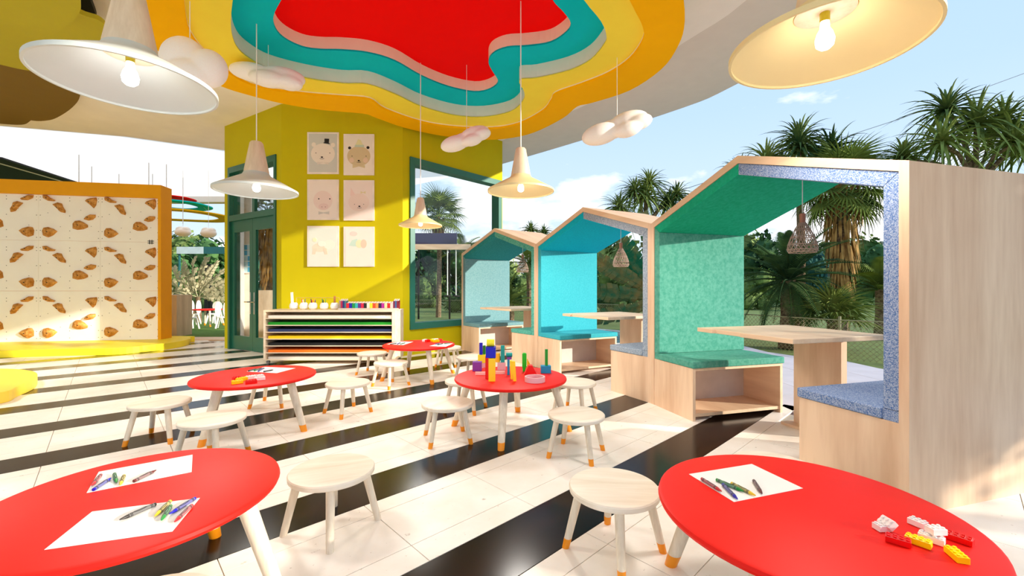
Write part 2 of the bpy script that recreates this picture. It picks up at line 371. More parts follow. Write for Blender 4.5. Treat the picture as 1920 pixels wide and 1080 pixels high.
# olive layered boards, top left
def board(px, z, mat, label, name='olive_cloud_board', th=.045):
    tag(MB().prism(pxpoly(px, z, 4), z, z+th).build(name, mat), label, 'ceiling board', 'olive layered ceiling boards')
board([(-60, 28), (0, 38), (50, 50), (100, 57), (130, 46), (148, 25), (151, 5), (135, -40), (40, -80), (-60, -80)], 3.46, olive, 'lowest olive ceiling board in top left corner')
board([(-60, 45), (0, 58), (70, 76), (130, 98), (180, 96), (205, 76), (201, 54), (185, 38), (150, 26), (90, -10), (-60, -40)], 3.58, olive, 'olive ceiling board reaching farthest right above the white lamp')
board([(-60, 80), (0, 94), (45, 104), (120, 122), (160, 110), (130, 70), (0, 30), (-60, 20)], 3.66, olive, 'olive ceiling board third from the lowest')
board([(-60, 107), (0, 121), (45, 131), (100, 137), (140, 125), (100, 90), (0, 60), (-60, 50)], 3.72, olive, 'olive ceiling board just above the shade toned boards')
board([(-60, 202), (0, 213), (60, 226), (88, 226), (108, 220), (135, 202), (150, 180), (146, 140), (100, 110), (0, 95), (-60, 85)], 3.77, olive_shade, 'large olive ceiling board behind the white lamp, coloured as in shade', 'shade_toned_cloud_board')
board([(-60, 226), (0, 232), (40, 234), (55, 228), (64, 214), (30, 195), (-60, 185)], 3.83, olive_shade, 'small olive ceiling board at the left edge, coloured as in shade', 'shade_toned_cloud_board', .035)
board([(150, 20), (166, 30), (181, 37), (176, 18), (165, -5), (140, -25), (120, 0)], 3.80, black, 'black ceiling board peeking between the olive boards', 'black_cloud_board', .06)

# ================================================================== SETTING: lime walls
A0 = Vector((-5.02, 7.485)); A1 = Vector((-3.536, 6.57)); B1 = Vector((-1.685, 6.6)); C1 = Vector((-.185, 8.25))
WT = .16
class Frame2:
    """wall-aligned frame: x along the wall (seen left to right), y into the wall, z up"""
    def __init__(s, p, q):
        s.L = (q-p).length; d = (q-p)/s.L; s.rz = math.atan2(d.y, d.x); s.loc = (p.x, p.y, 0)
def wall(name, p, q, openings, ext=(0, 0)):
    f = Frame2(p, q); m = MB(); x = -ext[0]
    for (a, b, z0, z1) in openings:
        m.box(x, a, 0, WT, 0, CZ); 
        if z0 > 0: m.box(a, b, 0, WT, 0, z0)
        m.box(a, b, 0, WT, z1, CZ); x = b
    m.box(x, f.L+ext[1], 0, WT, 0, CZ)
    o = struct(m.build(name, wallm, None, f.loc, (0, 0, f.rz))); return f
f1 = wall('wall_left', A0, A1, [(.143, 1.612, 0, 3.12)])
f2 = wall('wall_back', A1, B1, [], (.0, .0))
f3 = wall('wall_right', B1, C1, [(.125, 2.185, .40, 3.10)])
struct(MB().box(0, f2.L, -.012, 0, 0, .03).build('baseboard_back', white, None, f2.loc, (0, 0, f2.rz)))

# double door
dr = struct(thing('door_1', 'dark green glazed double door with transom in the lime wall', 'door', f1.loc, f1.rz))
x0, x1, ZT = .143, 1.612, 3.12
fm = MB(); fw = .055
fm.box(x0, x0+fw, -.02, WT, 0, ZT); fm.box(x1-fw, x1, -.02, WT, 0, ZT); fm.box(x0+fw, x1-fw, -.02, WT, ZT-.1, ZT); fm.box(x0+fw, x1-fw, -.02, .1, 2.19, 2.29)
fm.build('door_frame', greenm, dr)
MB().box(.86, .93, .02, .07, 2.29, ZT-.1).build('transom_mullion', greenm, dr)
gclear = glass('clear_glass', (.97, .985, .98), .025)
MB().box(x0+fw, .86, .045, .051, 2.29, ZT-.1).build('transom_pane', gclear, dr)
MB().box(.93, x1-fw, .045, .051, 2.29, ZT-.1).build('transom_pane', gclear, dr)
mid = (x0+x1)/2
for a, b, hx in ((x0+fw, mid-.003, mid-.06), (mid+.003, x1-fw, mid+.06)):
    lf = MB(); st = .09
    lf.box(a, a+st, .02, .065, .01, 2.19); lf.box(b-st, b, .02, .065, .01, 2.19); lf.box(a+st, b-st, .02, .065, .01, .24); lf.box(a+st, b-st, .02, .065, 2.0, 2.19)
    leaf = lf.build('door_leaf', greenm, dr)
    MB().box(a+st, b-st, .04, .046, .24, 2.0).build('pane', gclear, leaf)
    h = MB(); h.box(hx-.014, hx+.014, .012, .02, .62, .98); sg = -1 if hx < mid else 1
    h.tube([(hx, .02, .82), (hx, -.035, .82), (hx+sg*.09, -.035, .82)], .009, 8); h.build('door_handle', chrome, leaf)

# window in the right wall
wd = struct(thing('window_1', 'large dark green framed window beside the far booth', 'window', f3.loc, f3.rz))
a, b, z0, z1 = .125, 2.185, .40, 3.10; fw = .085
m = MB(); m.box(a, a+fw, -.03, WT, z0, z1); m.box(b-fw, b, -.03, WT, z0, z1); m.box(a+fw, b-fw, -.03, WT, z0, z0+.1); m.box(a+fw, b-fw, -.03, WT, z1-.1, z1)
m.build('window_frame', plain('window_green', (34, 110, 96), .4, var=.02), wd)
MB().box(a+fw, b-fw, .06, .066, z0+.1, z1-.1).build('pane', gclear, wd)

# room seen through the door: inner partition with a poster screen, planter box
struct(MB().box(-5.70, -5.42, 8.9, 9.0, 0, CZ).build('wall_inner', plain('inner_wall_pinkish', (230, 218, 208), .8)))
sdm = thing('wall_display', 'blue and white notice display on the inner wall behind door glass', 'display', (-5.63, 8.895, 1.36))
MB().box(.0, .24, -.03, 0, 0, .60).build('frame', white, sdm)
sm = [plain('display_blue', (64, 170, 214), .5), plain('display_pale', (196, 226, 238), .5)]
for i in range(5):
    for j in range(3): MB().box(.012+j*.075, .078+j*.075, -.034, -.03, .02+i*.115, .12+i*.115).build('tile', sm[(i*2+j+(i > 2)) % 2], sdm)
# white side returns of the building
struct(MB().box(0, WT, 0, 3.2, 0, CZ).build('wall_side', plain('inner_wall_pinkish', (230, 218, 208), .8), None, (A0.x-.02, A0.y+.1, 0), (0, 0, math.radians(28))))

# ================================================================== booths
BO = [Vector((-.857, 7.28)), Vector((.320, 5.6875)), Vector((1.265, 3.894)), Vector((1.82, 1.9635))]
EZ, PK, DEP, TW, TP = 1.635, 1.955, .93, .042, .07
def booth(i, mats, label):
    p, q = BO[i], BO[i+1]; W = (q-p).length; d = (q-p)/W
    r = thing('play_booth', label, 'booth', (p.x, p.y, 0), math.atan2(d.y, d.x), 'house shaped seating booths')
    c = W/2; sl = (PK-EZ)/c
    g = .004
    # wooden shell
    MB().prism([(0, 0), (TW, 0), (TW, EZ+sl*TW-.0), (0, EZ)], -DEP, 0, Matrix(((1,0,0,0),(0,0,-1,0),(0,1,0,0),(0,0,0,1)))).build('side_panel', boothwood, r)
    MB().prism([(W, 0), (W-TW, 0), (W-TW, EZ+sl*TW), (W, EZ)], -DEP, 0, Matrix(((1,0,0,0),(0,0,-1,0),(0,1,0,0),(0,0,0,1)))).build('side_panel', boothwood, r)
    X = Matrix(((1,0,0,0),(0,0,-1,0),(0,1,0,0),(0,0,0,1)))      # profile (x,z) extruded along y: y = -depthcoord
    tv = .052
    MB().prism([(TW, EZ+sl*TW), (c, PK), (c, PK-tv), (TW, EZ+sl*TW-tv)], -DEP, 0, X).build('roof_panel', boothwoodx, r)
    MB().prism([(W-TW, EZ+sl*TW), (c, PK), (c, PK-tv), (W-TW, EZ+sl*TW-tv)], -DEP, 0, X).build('roof_panel', boothwoodx, r)
    # padded lining, set a little back from the front edge
    pv = .078; b0 = .006; ez2 = EZ+sl*TW-tv; pk2 = PK-tv
    def roofz(x): return ez2+sl*(min(x, W-x)-TW)
    lp = MB().prism([(TW, .47), (TW+TP, .47), (TW+TP, roofz(TW+TP)-pv), (TW, roofz(TW)-.0)], -DEP, -b0, X).build('wall_pad', mats['wl'], r, bevel=.004)
    MB().prism([(W-TW, .47), (W-TW-TP, .47), (W-TW-TP, roofz(TW+TP)-pv), (W-TW, roofz(TW))], -DEP, -b0, X).build('wall_pad', mats['wr'], r, bevel=.004)
    MB().prism([(TW+.001, roofz(TW)-.001), (c, pk2-.001), (c, pk2-pv), (TW+TP, roofz(TW+TP)-pv-.0)], -DEP, -b0, X).build('roof_pad', mats['rl'], r, bevel=.003)
    MB().prism([(W-TW-.001, roofz(TW)-.001), (c, pk2-.001), (c, pk2-pv), (W-TW-TP, roofz(TW+TP)-pv)], -DEP, -b0, X).build('roof_pad', mats['rr'], r, bevel=.003)
    # bench boxes: front panel, far end panel, shelf, top, grey back
    SW = .55; zt = .415
    grey = plain('bench_grey_back', (206, 198, 192), .7)
    for sgn, mc in ((0, mats['wl']), (1, mats['wr'])):
        fx = (lambda x: x) if sgn == 0 else (lambda x: W-x)
        def bx(a, b2, y0, y1, z0, z1, nm, mt, par=r, bev=0):
            lo, hi = sorted((fx(a), fx(b2))); return MB().box(lo, hi, y0, y1, z0, z1).build(nm, mt, par, bevel=bev)
        bn = bx(TW+.001, SW, .004, .03, 0, zt, 'bench_front', boothwood)
        bx(TW+.001, SW, DEP-.055, DEP-.03, 0, zt, 'bench_end', boothwoodx)
        bx(TW+.001, SW, .03, DEP-.055, zt-.02, zt, 'bench_top', boothwoodx)
        bx(TW+.12, SW-.01, .03, DEP-.055, .03, .055, 'bench_shelf', boothwoodx)
        bx(TW+.1, TW+.12, .03, DEP-.055, .055, zt-.02, 'bench_back', grey)
        bx(TW+TP+.003 if sgn == 0 else TW+TP+.003, SW+.012, -.002, DEP-.02, zt+.001, zt+.056, 'seat_cushion', mc, r, .008)
        bx(TW+.002, TW+TP+.002, .008, DEP-.02, zt+.001, .469, 'pad_foot', mc)
    # table: own thing
    t = thing('booth_table', label.replace('house shaped booth', 'booth table').split(' with ')[0]+', pale wooden top on a single panel leg', 'table', (p.x, p.y, 0), math.atan2(d.y, d.x), 'booth tables')
    h0, h1 = .715, .745; ta, tb = c-.40, c+.40
    MB().prism([(ta, -.0), (ta+.16, -.0), (ta+.16, .022), (ta+.42, .022), (ta+.42, 0), (tb, .02), (tb, .83), (ta, .88)], h0, h1).build('tabletop', boothwoodx, t, bevel=.003)
    MB().box(c-.18, c+.18, .70, .755, 0, h0).build('leg_panel', boothwood, t, bevel=.002)
    MB().box(c-.22, c+.22, .62, .83, -.0, .02).build('foot_plate', boothwood, t)
    # rattan pendant: own thing
    lx, ly = c+.06, .50
    P = Vector((p.x, p.y))+d*lx+Vector((-d.y, d.x))*ly
    ct = roofz(lx)-pv
    l = thing('rattan_pendant', {0: 'small rattan pendant hanging in the pale blue far booth', 1: 'rattan pendant hanging in the cyan middle booth', 2: 'rattan pendant hanging in the sea green near booth'}[i], 'lamp', (P.x, P.y, 1.30), 0, 'rattan pendants in the booths')
    ratt = plain('rattan', (172, 148, 132), .7)
    MB().tube([(0, 0, .27), (0, 0, ct-1.30+.002)], .003, 6).build('cord', white, l)
    MB().lathe([(.018, .205), (.020, .27), (.012, .275)], 12).build('socket_cap', plain('copper_cap', (176, 116, 92), .5), l)
    w = MB(); prof = [(.022, .205), (.045, .165), (.07, .11), (.088, .055), (.092, .02), (.083, 0)]; n = 18
    for k in range(n):
        for sg in (1, -1):
            pts = []
            for q2, (rr, zz) in enumerate(prof):
                tt = 2*PI*k/n+sg*q2*.22; pts.append((rr*math.cos(tt), rr*math.sin(tt), zz))
            w.tube(pts, .0022, 4, cap=False)
    for rr, zz in prof: w.tube([(rr*math.cos(2*PI*k/24), rr*math.sin(2*PI*k/24), zz) for k in range(25)], .003, 4, cap=False)
    w.build('woven_shade', ratt, l)
    return r
seag = fabric('sea_green_felt', (70, 150, 130), (98, 168, 150), 30)
seag_shade = fabric('sea_green_shade_felt', (14, 160, 122), (30, 172, 136), 30)  # same felt as the walls, roof shade put into a deeper colour
bluesp = fabric('blue_speckled_wool', (62, 100, 158), (172, 184, 206), 230, lo=.40, hi=.60)
cyan = fabric('cyan_felt', (52, 164, 178), (64, 174, 188), 60)
cyan_shade = fabric('cyan_shade_felt', (0, 168, 194), (4, 182, 206), 60)  # wall felt again, deepened in colour for the shaded roof pad
greyb = fabric('grey_blue_wool', (126, 142, 160), (172, 182, 194), 90)
paleb = fabric('pale_teal_felt', (104, 148, 154), (126, 164, 170), 60)
tealf = fabric('teal_felt', (30, 126, 130), (54, 146, 148), 60)
greenf = fabric('muted_green_felt', (60, 150, 132), (110, 184, 168), 60)
booth(0, dict(wl=paleb, wr=greenf, rl=tealf, rr=greenf), 'far house shaped booth with pale blue padding beside the window')
booth(1, dict(wl=cyan, wr=greyb, rl=cyan_shade, rr=greyb), 'middle house shaped booth with bright cyan padding')
booth(2, dict(wl=seag, wr=bluesp, rl=seag_shade, rr=bluesp), 'near house shaped booth with sea green and speckled blue padding')

# ================================================================== round tables and stools
def table_proto(r, loc, a, label):
    t = thing('round_table', label, 'table', (loc[0], loc[1], 0), math.radians(a), 'low red round tables')
    zt = .39
    MB().lathe([(r-.02, zt-.026), (r-.004, zt-.022), (r, zt-.013), (r-.003, zt-.004), (r-.012, zt)], 72).build('tabletop', red, t, smooth=True)
    MB().lathe([(r-.05, zt-.034), (r-.035, zt-.026)], 48).build('underside_rim', paleleg, t)
    for k in range(4):
        t0 = PI/2*k; d = Vector((math.cos(t0), math.sin(t0), 0))
        top = d*.315+Vector((0, 0, zt-.034)); bot = d*.435; tip = bot+(top-bot)*.135
        lg = leg(top, tip, bot, .030, .024, .022, t)
    return t
def leg(top, tip, bot, r0, r1, r2, par):
    def ztube(p, q, a, b, n=16):
        m = MB(); vs = []
        for c, rr in ((p, a), (q, b)):
            for i in range(n): t = 2*PI*i/n; vs.append((c.x+rr*math.cos(t), c.y+rr*math.sin(t), c.z))
        return m.add(vs, [(i, (i+1) % n, n+(i+1) % n, n+i) for i in range(n)]+[tuple(range(n)), tuple(range(n, 2*n))])
    key = 'leg'
    lg = ztube(top, tip, r0, r1).build('leg', paleleg, par, smooth=True)
    ztube(tip, bot, r1+.0004, r2).build('foot_tip', orange, lg, smooth=True)
    return lg
table_proto(.400, (-1.200, 1.378), 97, 'red round table at lower left with two drawing sheets')
table_proto(.4175, (.882, 1.293), 40, 'red round table at lower right with one sheet and toy bricks')
TM = (-.011, 3.206); table_proto(.4175, TM, -8, 'red round table with wooden building blocks')
TL = (-1.945, 3.255); table_proto(.4175, TL, -15, 'red round table between climbing wall and shelf cart stools')
TB = (-1.095, 5.05); table_proto(.4175, TB, 31, 'farthest red round table in front of the lime wall')

SR, SZ = .178, .258
st = thing('stool', '', 'stool', (0, 0, 0), 0, 'round wooden stools')
MB().lathe([(SR-.006, SZ-.026), (SR-.001, SZ-.022), (SR, SZ-.006), (SR-.004, SZ-.001), (SR-.01, SZ)], 56).build('seat', pale, st, smooth=True)
for k in range(4):
    d = Vector((math.cos(PI/2*k), math.sin(PI/2*k), 0)); top = d*.135+Vector((0, 0, SZ-.026)); bot = d*.192; leg(top, bot+(top-bot)*.17, bot, .0185, .0155, .0145, st)
stools = [((-.789, 1.881), 20, 'stool with plain untipped legs, right of the lower left red table'),
          ((.4085, 1.7187), -5, 'pale wooden stool left of the lower right red table'),
          ((.407, 2.711), 19, 'front right stool at the building block table'),
          ((-.447, 2.972), 63, 'front left stool at the building block table'),
          ((-1.385, 3.615), 6, 'stool standing free between the block table and its left neighbour'),
          ((-1.30, 4.60), 10, 'front stool at the farthest red table'),
          ((-1.72, 5.27), 35, 'stool at the farthest red table beside the shelf cart'),
          ((-.867, 5.80), 40, 'stool behind the farthest red table near the window'),
          ((-.47, 4.97), 20, 'stool right of the farthest red table by the pale blue booth'),
          ((-.40, 3.70), 28, 'stool hidden behind left side of the building block table'),
          ((.534, 3.636), 12, 'stool behind the block table towards the cyan booth'),
          ((-2.457, 2.995), 55, 'leftmost stool, beside the middle left red table'),
          ((-1.83, 2.62), 40, 'stool in front of the middle left red table'),
          ((-2.16, 3.87), 50, 'stool tucked behind the middle left red table'),
          ((-.90, 1.02), 15, 'stool cut off at the bottom edge by the lower left table'),
          ((1.17, 1.915), 15, 'stool behind the lower right red table by speckled bench')]
for i, (p, a, lb) in enumerate(stools):
    o = st if i == 0 else copy_tree(st)
    o.location = (p[0], p[1], 0); o.rotation_euler = (0, 0, math.radians(a)); o['label'] = lb
for lg_ in [c for c in st.children if c.name.startswith('leg')]:       # this stool has plain feet in the photograph
    for tp in lg_.children:
        tp.data = tp.data.copy(); tp.data.materials[0] = paleleg

# ------------------------------------------------------------------ paper, crayons, bricks
ZT = .39
def Z(s, ox, oy, pts): return [(ox+x/s, oy+y/s) for x, y in pts]
def sheet(px, label):
    pts = [pz(u, v, ZT+.0008) for u, v in px]
    tag(MB().prism(pts, ZT+.0004, ZT+.0014).build('drawing_paper', paper), label, 'paper', 'sheets of drawing paper')
sheet(Z(3.4286, 0, 820, [(635, 222), (1238, 112), (1232, 222), (557, 357)]), 'far white sheet on the lower left red table')
sheet(Z(3.4286, 0, 820, [(592, 478), (1285, 390), (1108, 605), (285, 723)]), 'near white sheet on the lower left red table')
sheet(Z(2.743, 1220, 830, [(197, 162), (520, 110), (783, 235), (428, 305)]), 'white sheet on the lower right red table')
sheet(Z(6, 330, 670, [(795, 160), (1000, 108), (1345, 122), (1135, 178)]), 'white sheet on the middle left red table')
sheet(Z(10.667, 700, 620, [(265, 272), (490, 218), (800, 222), (600, 288)]), 'left white sheet on the farthest red table')
sheet(Z(10.667, 700, 620, [(1120, 308), (1310, 254), (1600, 254), (1450, 322)]), 'right white sheet on the farthest red table')
def crayon(p0, p1, c, label, rad=.0055, ln=None):      # butt pixel, tip pixel on the table plane
    rr = rad; z = ZT+.0014+rr
    a = Vector(pz(p0[0], p0[1], z)+(z,)); b = Vector(pz(p1[0], p1[1], z)+(z,))
    d = b-a; L = d.length
    if L > .14: d *= .14/L; L = .14
    if ln: L = ln
    L = max(L, .06)
    t = thing('crayon', label, 'crayon', tuple(a), math.atan2(d.y, d.x), 'wax crayons')
    RX = Matrix.Rotation(PI/2, 4, 'Y')
    wrap = plain('crayon_wrap_%d_%d_%d' % c, tuple(int(x*.35+255*.38) for x in c), .6); wax = plain('wax_%d_%d_%d' % c, c, .4)
    MB().lathe([(rr, .006), (rr, L-.022)], 12, RX).build('wrapper', wrap, t, smooth=True)
    MB().lathe([(rr*.85, 0), (rr*.97, .001), (rr*.97, .0065)], 12, RX).build('butt', wax, t, smooth=True)
    MB().lathe([(rr*.95, L-.0225), (rr*.93, L-.018), (rr*.4, L-.002), (rr*.25, L)], 12, RX).build('tip', wax, t, smooth=True)
    bm_ = MB()
    for x in (.010, .0135, L-.030, L-.0265): bm_.lathe([(rr+.0002, x), (rr+.0002, x+.0016)], 12, RX)
    for k in range(2):                                     # oval mark printed on the wrapper
        pts = []; cx = L/2-.004
        for q in range(21):
            t0 = 2*PI*q/20; ph = PI/2-.15+.62*math.sin(t0)*(1 if k == 0 else .7)
            pts.append((cx+L*.2*math.cos(t0)*(1 if k == 0 else .8), math.cos(ph)*(rr+.0001), math.sin(ph)*(rr+.0001)))
        bm_.tube(pts, .00035, 4, cap=False)
    bm_.build('printed_bands', black, t)
    return t
RD, BL, GR, YE, BR, BK = (196, 40, 46), (24, 24, 170), (20, 140, 50), (236, 196, 40), (96, 30, 30), (40, 32, 30)
z8 = lambda q: Z(5.683, 160, 850, q)
for (q, c, nm) in (([(165, 230), (70, 340)], RD, 'red'), ([(85, 388), (275, 262)], BL, 'blue'), ([(310, 218), (330, 305)], GR, 'green'), ([(412, 238), (370, 335)], YE, 'yellow'), ([(515, 297), (755, 178)], BR, 'maroon')):
    w = z8(q); crayon(w[0], w[1], c, nm+' crayon on the far sheet of the lower left table')
for (q, c, nm) in (([(750, 540), (365, 708)], BK, 'black'), ([(905, 510), (740, 668)], YE, 'yellow'), ([(908, 560), (810, 712)], GR, 'green'), ([(1170, 478), (895, 645)], BL, 'blue'), ([(1135, 555), (950, 730)], RD, 'red')):
    w = z8(q); crayon(w[0], w[1], c, nm+' crayon on the near sheet of the lower left table')
z7 = lambda q: Z(2.743, 1220, 830, q)
for (q, c, nm) in (([(262, 185), (365, 250)], RD, 'red'), ([(338, 190), (478, 250)], GR, 'green'), ([(372, 215), (447, 290)], BL, 'blue'), ([(415, 208), (540, 272)], YE, 'yellow'), ([(530, 195), (573, 262)], BR, 'brown')):
    w = z7(q); crayon(w[0], w[1], c, nm+' crayon on the sheet of the lower right table')
zl = lambda q: Z(6, 330, 670, q)
for k, (q, c, nm) in enumerate((([(815, 152), (905, 128)], BK, 'black'), ([(880, 150), (960, 118)], GR, 'green'), ([(925, 155), (985, 120)], BL, 'blue'), ([(985, 160), (1095, 140)], BK, 'long black'), ([(900, 135), (1000, 122)], BR, 'brown'))):
    w = zl(q); crayon(w[0], w[1], c, nm+' crayon on the sheet of the middle left table')
zb = lambda q: Z(10.667, 700, 620, q)
for (q, c, nm, wh) in (([(340, 272), (470, 248)], BK, 'black', 'left'), ([(480, 268), (560, 232)], BL, 'blue', 'left'), ([(540, 270), (640, 240)], GR, 'green', 'left'), ([(1245, 268), (1330, 250)], BL, 'blue', 'right'), ([(1285, 282), (1400, 254)], BK, 'black', 'right'), ([(1420, 258), (1540, 244)], GR, 'green', 'right')):
    w = zb(q); crayon(w[0], w[1], c, nm+' crayon on the %s sheet of the farthest table' % wh)

bw = plain('brick_white', (246, 238, 234), .25); brd = plain('brick_red', (226, 8, 8), .25); byl = plain('brick_yellow', (252, 218, 0), .25)
def brick(p0, p1, nx, ny, mat, label, dz=0, tilt=0, h=.0155, pitch=None):
    a = Vector(pz(p0[0], p0[1], ZT+dz)); b = Vector(pz(p1[0], p1[1], ZT+dz)); c = (a+b)/2; d = b-a
    pt = pitch or .0125
    t = thing('toy_brick', label, 'toy brick', (c.x, c.y, ZT+.0008+dz), math.atan2(d.y, d.x), 'plastic toy bricks')
    t.rotation_euler = (tilt, 0, math.atan2(d.y, d.x))
    MB().box(-nx*pt/2, nx*pt/2, -ny*pt/2, ny*pt/2, 0, h).build('body', mat, t, bevel=.0008)
    s = MB()
    for i in range(nx):
        for j in range(ny): s.lathe([(pt*.31, h-.0005), (pt*.31, h+.0032)], 10, Matrix.Translation(((i-(nx-1)/2)*pt, (j-(ny-1)/2)*pt, 0)))
    s.build('studs', mat, t)
zk = lambda q: Z(8.309, 1620, 940, q)
def kb(q, *a, **k): w = zk(q); brick(w[0], w[1], *a, **k)
kb([(170, 450), (400, 440)], 3, 2, bw, 'white toy brick lying flat at left of the lower right pile')
kb([(320, 330), (470, 420)], 3, 2, bw, 'white toy brick leaning up beside the flat one', dz=.012, tilt=.75)
kb([(330, 600), (740, 720)], 4, 2, brd, 'red toy brick nearest in the lower right pile')
kb([(650, 600), (1050, 740)], 4, 2, byl, 'long yellow toy brick in the middle of the pile')
kb([(860, 560), (1250, 690)], 4, 2, bw, 'long white toy brick under another white one')
kb([(720, 330), (960, 430)], 3, 2, bw, 'white toy brick at the back of the pile')
kb([(980, 500), (1260, 500)], 3, 2, bw, 'white toy brick stacked on the long white one', dz=.0195)
kb([(1290, 560), (1700, 700)], 4, 2, brd, 'red toy brick at the right of the pile')
kb([(1330, 790), (1560, 990)], 4, 2, byl, 'yellow toy brick at the near right corner of the pile')
def lb(q, *a, **k): w = zl(q); brick(w[0], w[1], *a, pitch=.017, h=.022, **k)
lb([(640, 302), (740, 290)], 4, 2, byl, 'near yellow toy brick on the middle left table'); lb([(690, 275), (790, 255)], 4, 2, byl, 'second yellow toy brick on the middle left table', dz=.0)
lb([(650, 262), (720, 250)], 3, 2, brd, 'red toy brick behind the yellow ones on middle left table'); lb([(790, 298), (900, 285)], 4, 2, brd, 'near red toy brick on the middle left table')
lb([(790, 250), (900, 235)], 4, 2, bw, 'white toy brick behind the red on middle left table'); lb([(880, 262), (1005, 250)], 4, 2, bw, 'right white toy brick on the middle left table'); lb([(900, 238), (980, 226)], 3, 2, bw, 'farthest white toy brick on the middle left table')
def fb(q, *a, **k): w = zb(q); brick(w[0], w[1], *a, pitch=.02, h=.024, **k)
fb([(1000, 222), (1060, 210)], 3, 2, bw, 'left white toy brick on the farthest table'); fb([(1050, 228), (1120, 216)], 3, 2, brd, 'left red toy brick on the farthest table')
fb([(1130, 220), (1200, 206)], 3, 2, byl, 'yellow toy brick on the farthest table'); fb([(1190, 206), (1280, 200)], 4, 2, bw, 'white toy brick at the back of farthest table'); fb([(1270, 215), (1350, 206)], 4, 2, brd, 'right red toy brick on the farthest table'); fb([(1205, 230), (1300, 224)], 4, 2, byl, 'near yellow toy brick on the farthest table')

# ------------------------------------------------------------------ building blocks on table M
BC = {k: plain('block_'+k, c, .4, var=.01) for k, c in dict(yellow=(250, 214, 30), blue=(10, 10, 190), red=(226, 8, 8), purple=(126, 56, 160), lemon=(246, 232, 40), green=(20, 150, 40), lime=(20, 196, 30), teal=(0, 164, 156), pink=(244, 202, 190), rose=(226, 186, 190), amber=(244, 196, 30), sky=(10, 140, 186), black=(10, 10, 12)).items()}
def zz(x, y): return (870+x/9.816, 630+y/9.816)
def blk(name, c, x, yb, wpx, hpx, label, base=0.0, dep=None, shape='box', rz=0, yd=None):
    u, v = zz(x, yb)
    Y = yd if yd else (H-ZT-base)*F/(v-V0)
    s = Y/F/9.816; w = wpx*s; h = hpx*s; d = dep if dep else w
    X = (u-U0)/F*Y
    o_loc = (X, Y+d/2, ZT+base+.0004); m = MB()
    if shape == 'box': m.box(-w/2, w/2, -d/2, d/2, 0, h)
    elif shape == 'cyl': m.lathe([(w/2, 0), (w/2, h)], 20)
    elif shape == 'cylx': m.lathe([(h/2, -w/2), (h/2, w/2)], 20, Matrix.Translation((0, 0, h/2)) @ Matrix.Rotation(PI/2, 4, 'Y'))
    elif shape == 'wedge': m.prism([(-w/2, 0), (w/2, 0), (w*.15, h), (-w*.15, h)], -d/2, d/2, Matrix(((1,0,0,0),(0,0,-1,0),(0,1,0,0),(0,0,0,1))))
    elif shape == 'tri': m.prism([(-w/2, 0), (w/2, 0), (-w/2, h)], -d/2, d/2, Matrix(((1,0,0,0),(0,0,-1,0),(0,1,0,0),(0,0,0,1))))
    elif shape == 'lean': m.prism([(-w*.1, 0), (w*.5, 0), (w*.25, h), (-w*.45, h)], -d/2, d/2, Matrix(((1,0,0,0),(0,0,-1,0),(0,1,0,0),(0,0,0,1))))
    elif shape == 'half': m.prism([(-w/2, h*.25), (-w*.35, 0), (w*.1, h*.03), (w/2, h*.3), (w/2, h*.95), (w*.3, h), (-w*.3, h), (-w/2, h*.95)], -d/2, d/2, Matrix(((1,0,0,0),(0,0,-1,0),(0,1,0,0),(0,0,0,1))))
    elif shape == 'ring':
        m.ring([(w/2*math.cos(2*PI*k/36), w/2*math.sin(2*PI*k/36)) for k in range(36)], [(w*.42*math.cos(2*PI*k/36), w*.42*math.sin(2*PI*k/36)) for k in range(36)], 0, h)
    return tag(m.build(name, BC[c], None, o_loc, (0, 0, rz), bevel=.0012 if shape == 'box' else 0, smooth=shape in ('cyl', 'cylx', 'ring')), label, 'building block', 'wooden building blocks')
s0 = lambda yb: (H-ZT)*F/(630+yb/9.816-V0)/F/9.816
blk('toy_block', 'yellow', 513, 840, 124, 425, 'tall yellow pillar block at front of the tower', dep=.05)
blk('toy_block', 'red', 425, 790, 66, 420, 'tall red pillar block left of the yellow pillar', dep=.05)
k0 = s0(840); y0 = (H-ZT)*F/(630+840/9.816-V0)
zt1 = 425*k0
blk('toy_block', 'blue', 490, 415, 180, 200, 'large blue block on top of the two pillars', base=max(zt1, 420*s0(790))+.0005, dep=.075, yd=y0)
blk('toy_block', 'lemon', 485, 212, 138, 135, 'yellow roller on top of the blue block', base=max(zt1, 420*s0(790))+200*k0+.0012, dep=.05, shape='cylx', yd=y0+.01)
blk('toy_block', 'purple', 240, 650, 168, 165, 'purple cube block at left of the table', dep=.06)
blk('toy_block', 'pink', 300, 722, 190, 55, 'pale pink rod lying left of the red pillar', dep=.02, shape='box')
blk('toy_block', 'pink', 668, 705, 175, 55, 'pale pink rod lying right of the yellow pillar', dep=.02, shape='box')
yb_ = (H-ZT)*F/(630+585/9.816-V0)
kk = yb_/F/9.816
blk('toy_block', 'rose', 345, 585, 90, 85, 'rose base block behind the purple cube', dep=.05)
blk('toy_block', 'lemon', 325, 505, 140, 150, 'lemon yellow cube above the rose block', base=85*kk+.0005, dep=.06, yd=yb_)
blk('toy_block', 'blue', 312, 350, 60, 220, 'slim dark blue pillar on the lemon cube', base=235*kk+.001, dep=.02, yd=yb_+.004)
blk('toy_block', 'green', 372, 345, 50, 160, 'slim green pillar on the lemon cube', base=235*kk+.001, dep=.02, yd=yb_+.03)
y3 = (H-ZT)*F/(630+630/9.816-V0); k3 = y3/F/9.816
blk('toy_block', 'rose', 690, 632, 150, 140, 'rose cube behind the yellow pillar', dep=.05)
blk('toy_block', 'amber', 618, 490, 90, 165, 'amber roller standing on the rose cube', base=140*k3+.0005, shape='cyl', yd=y3+.004)
blk('toy_block', 'teal', 712, 490, 70, 310, 'tall teal pillar on the rose cube', base=140*k3+.0005, dep=.024, yd=y3+.002)
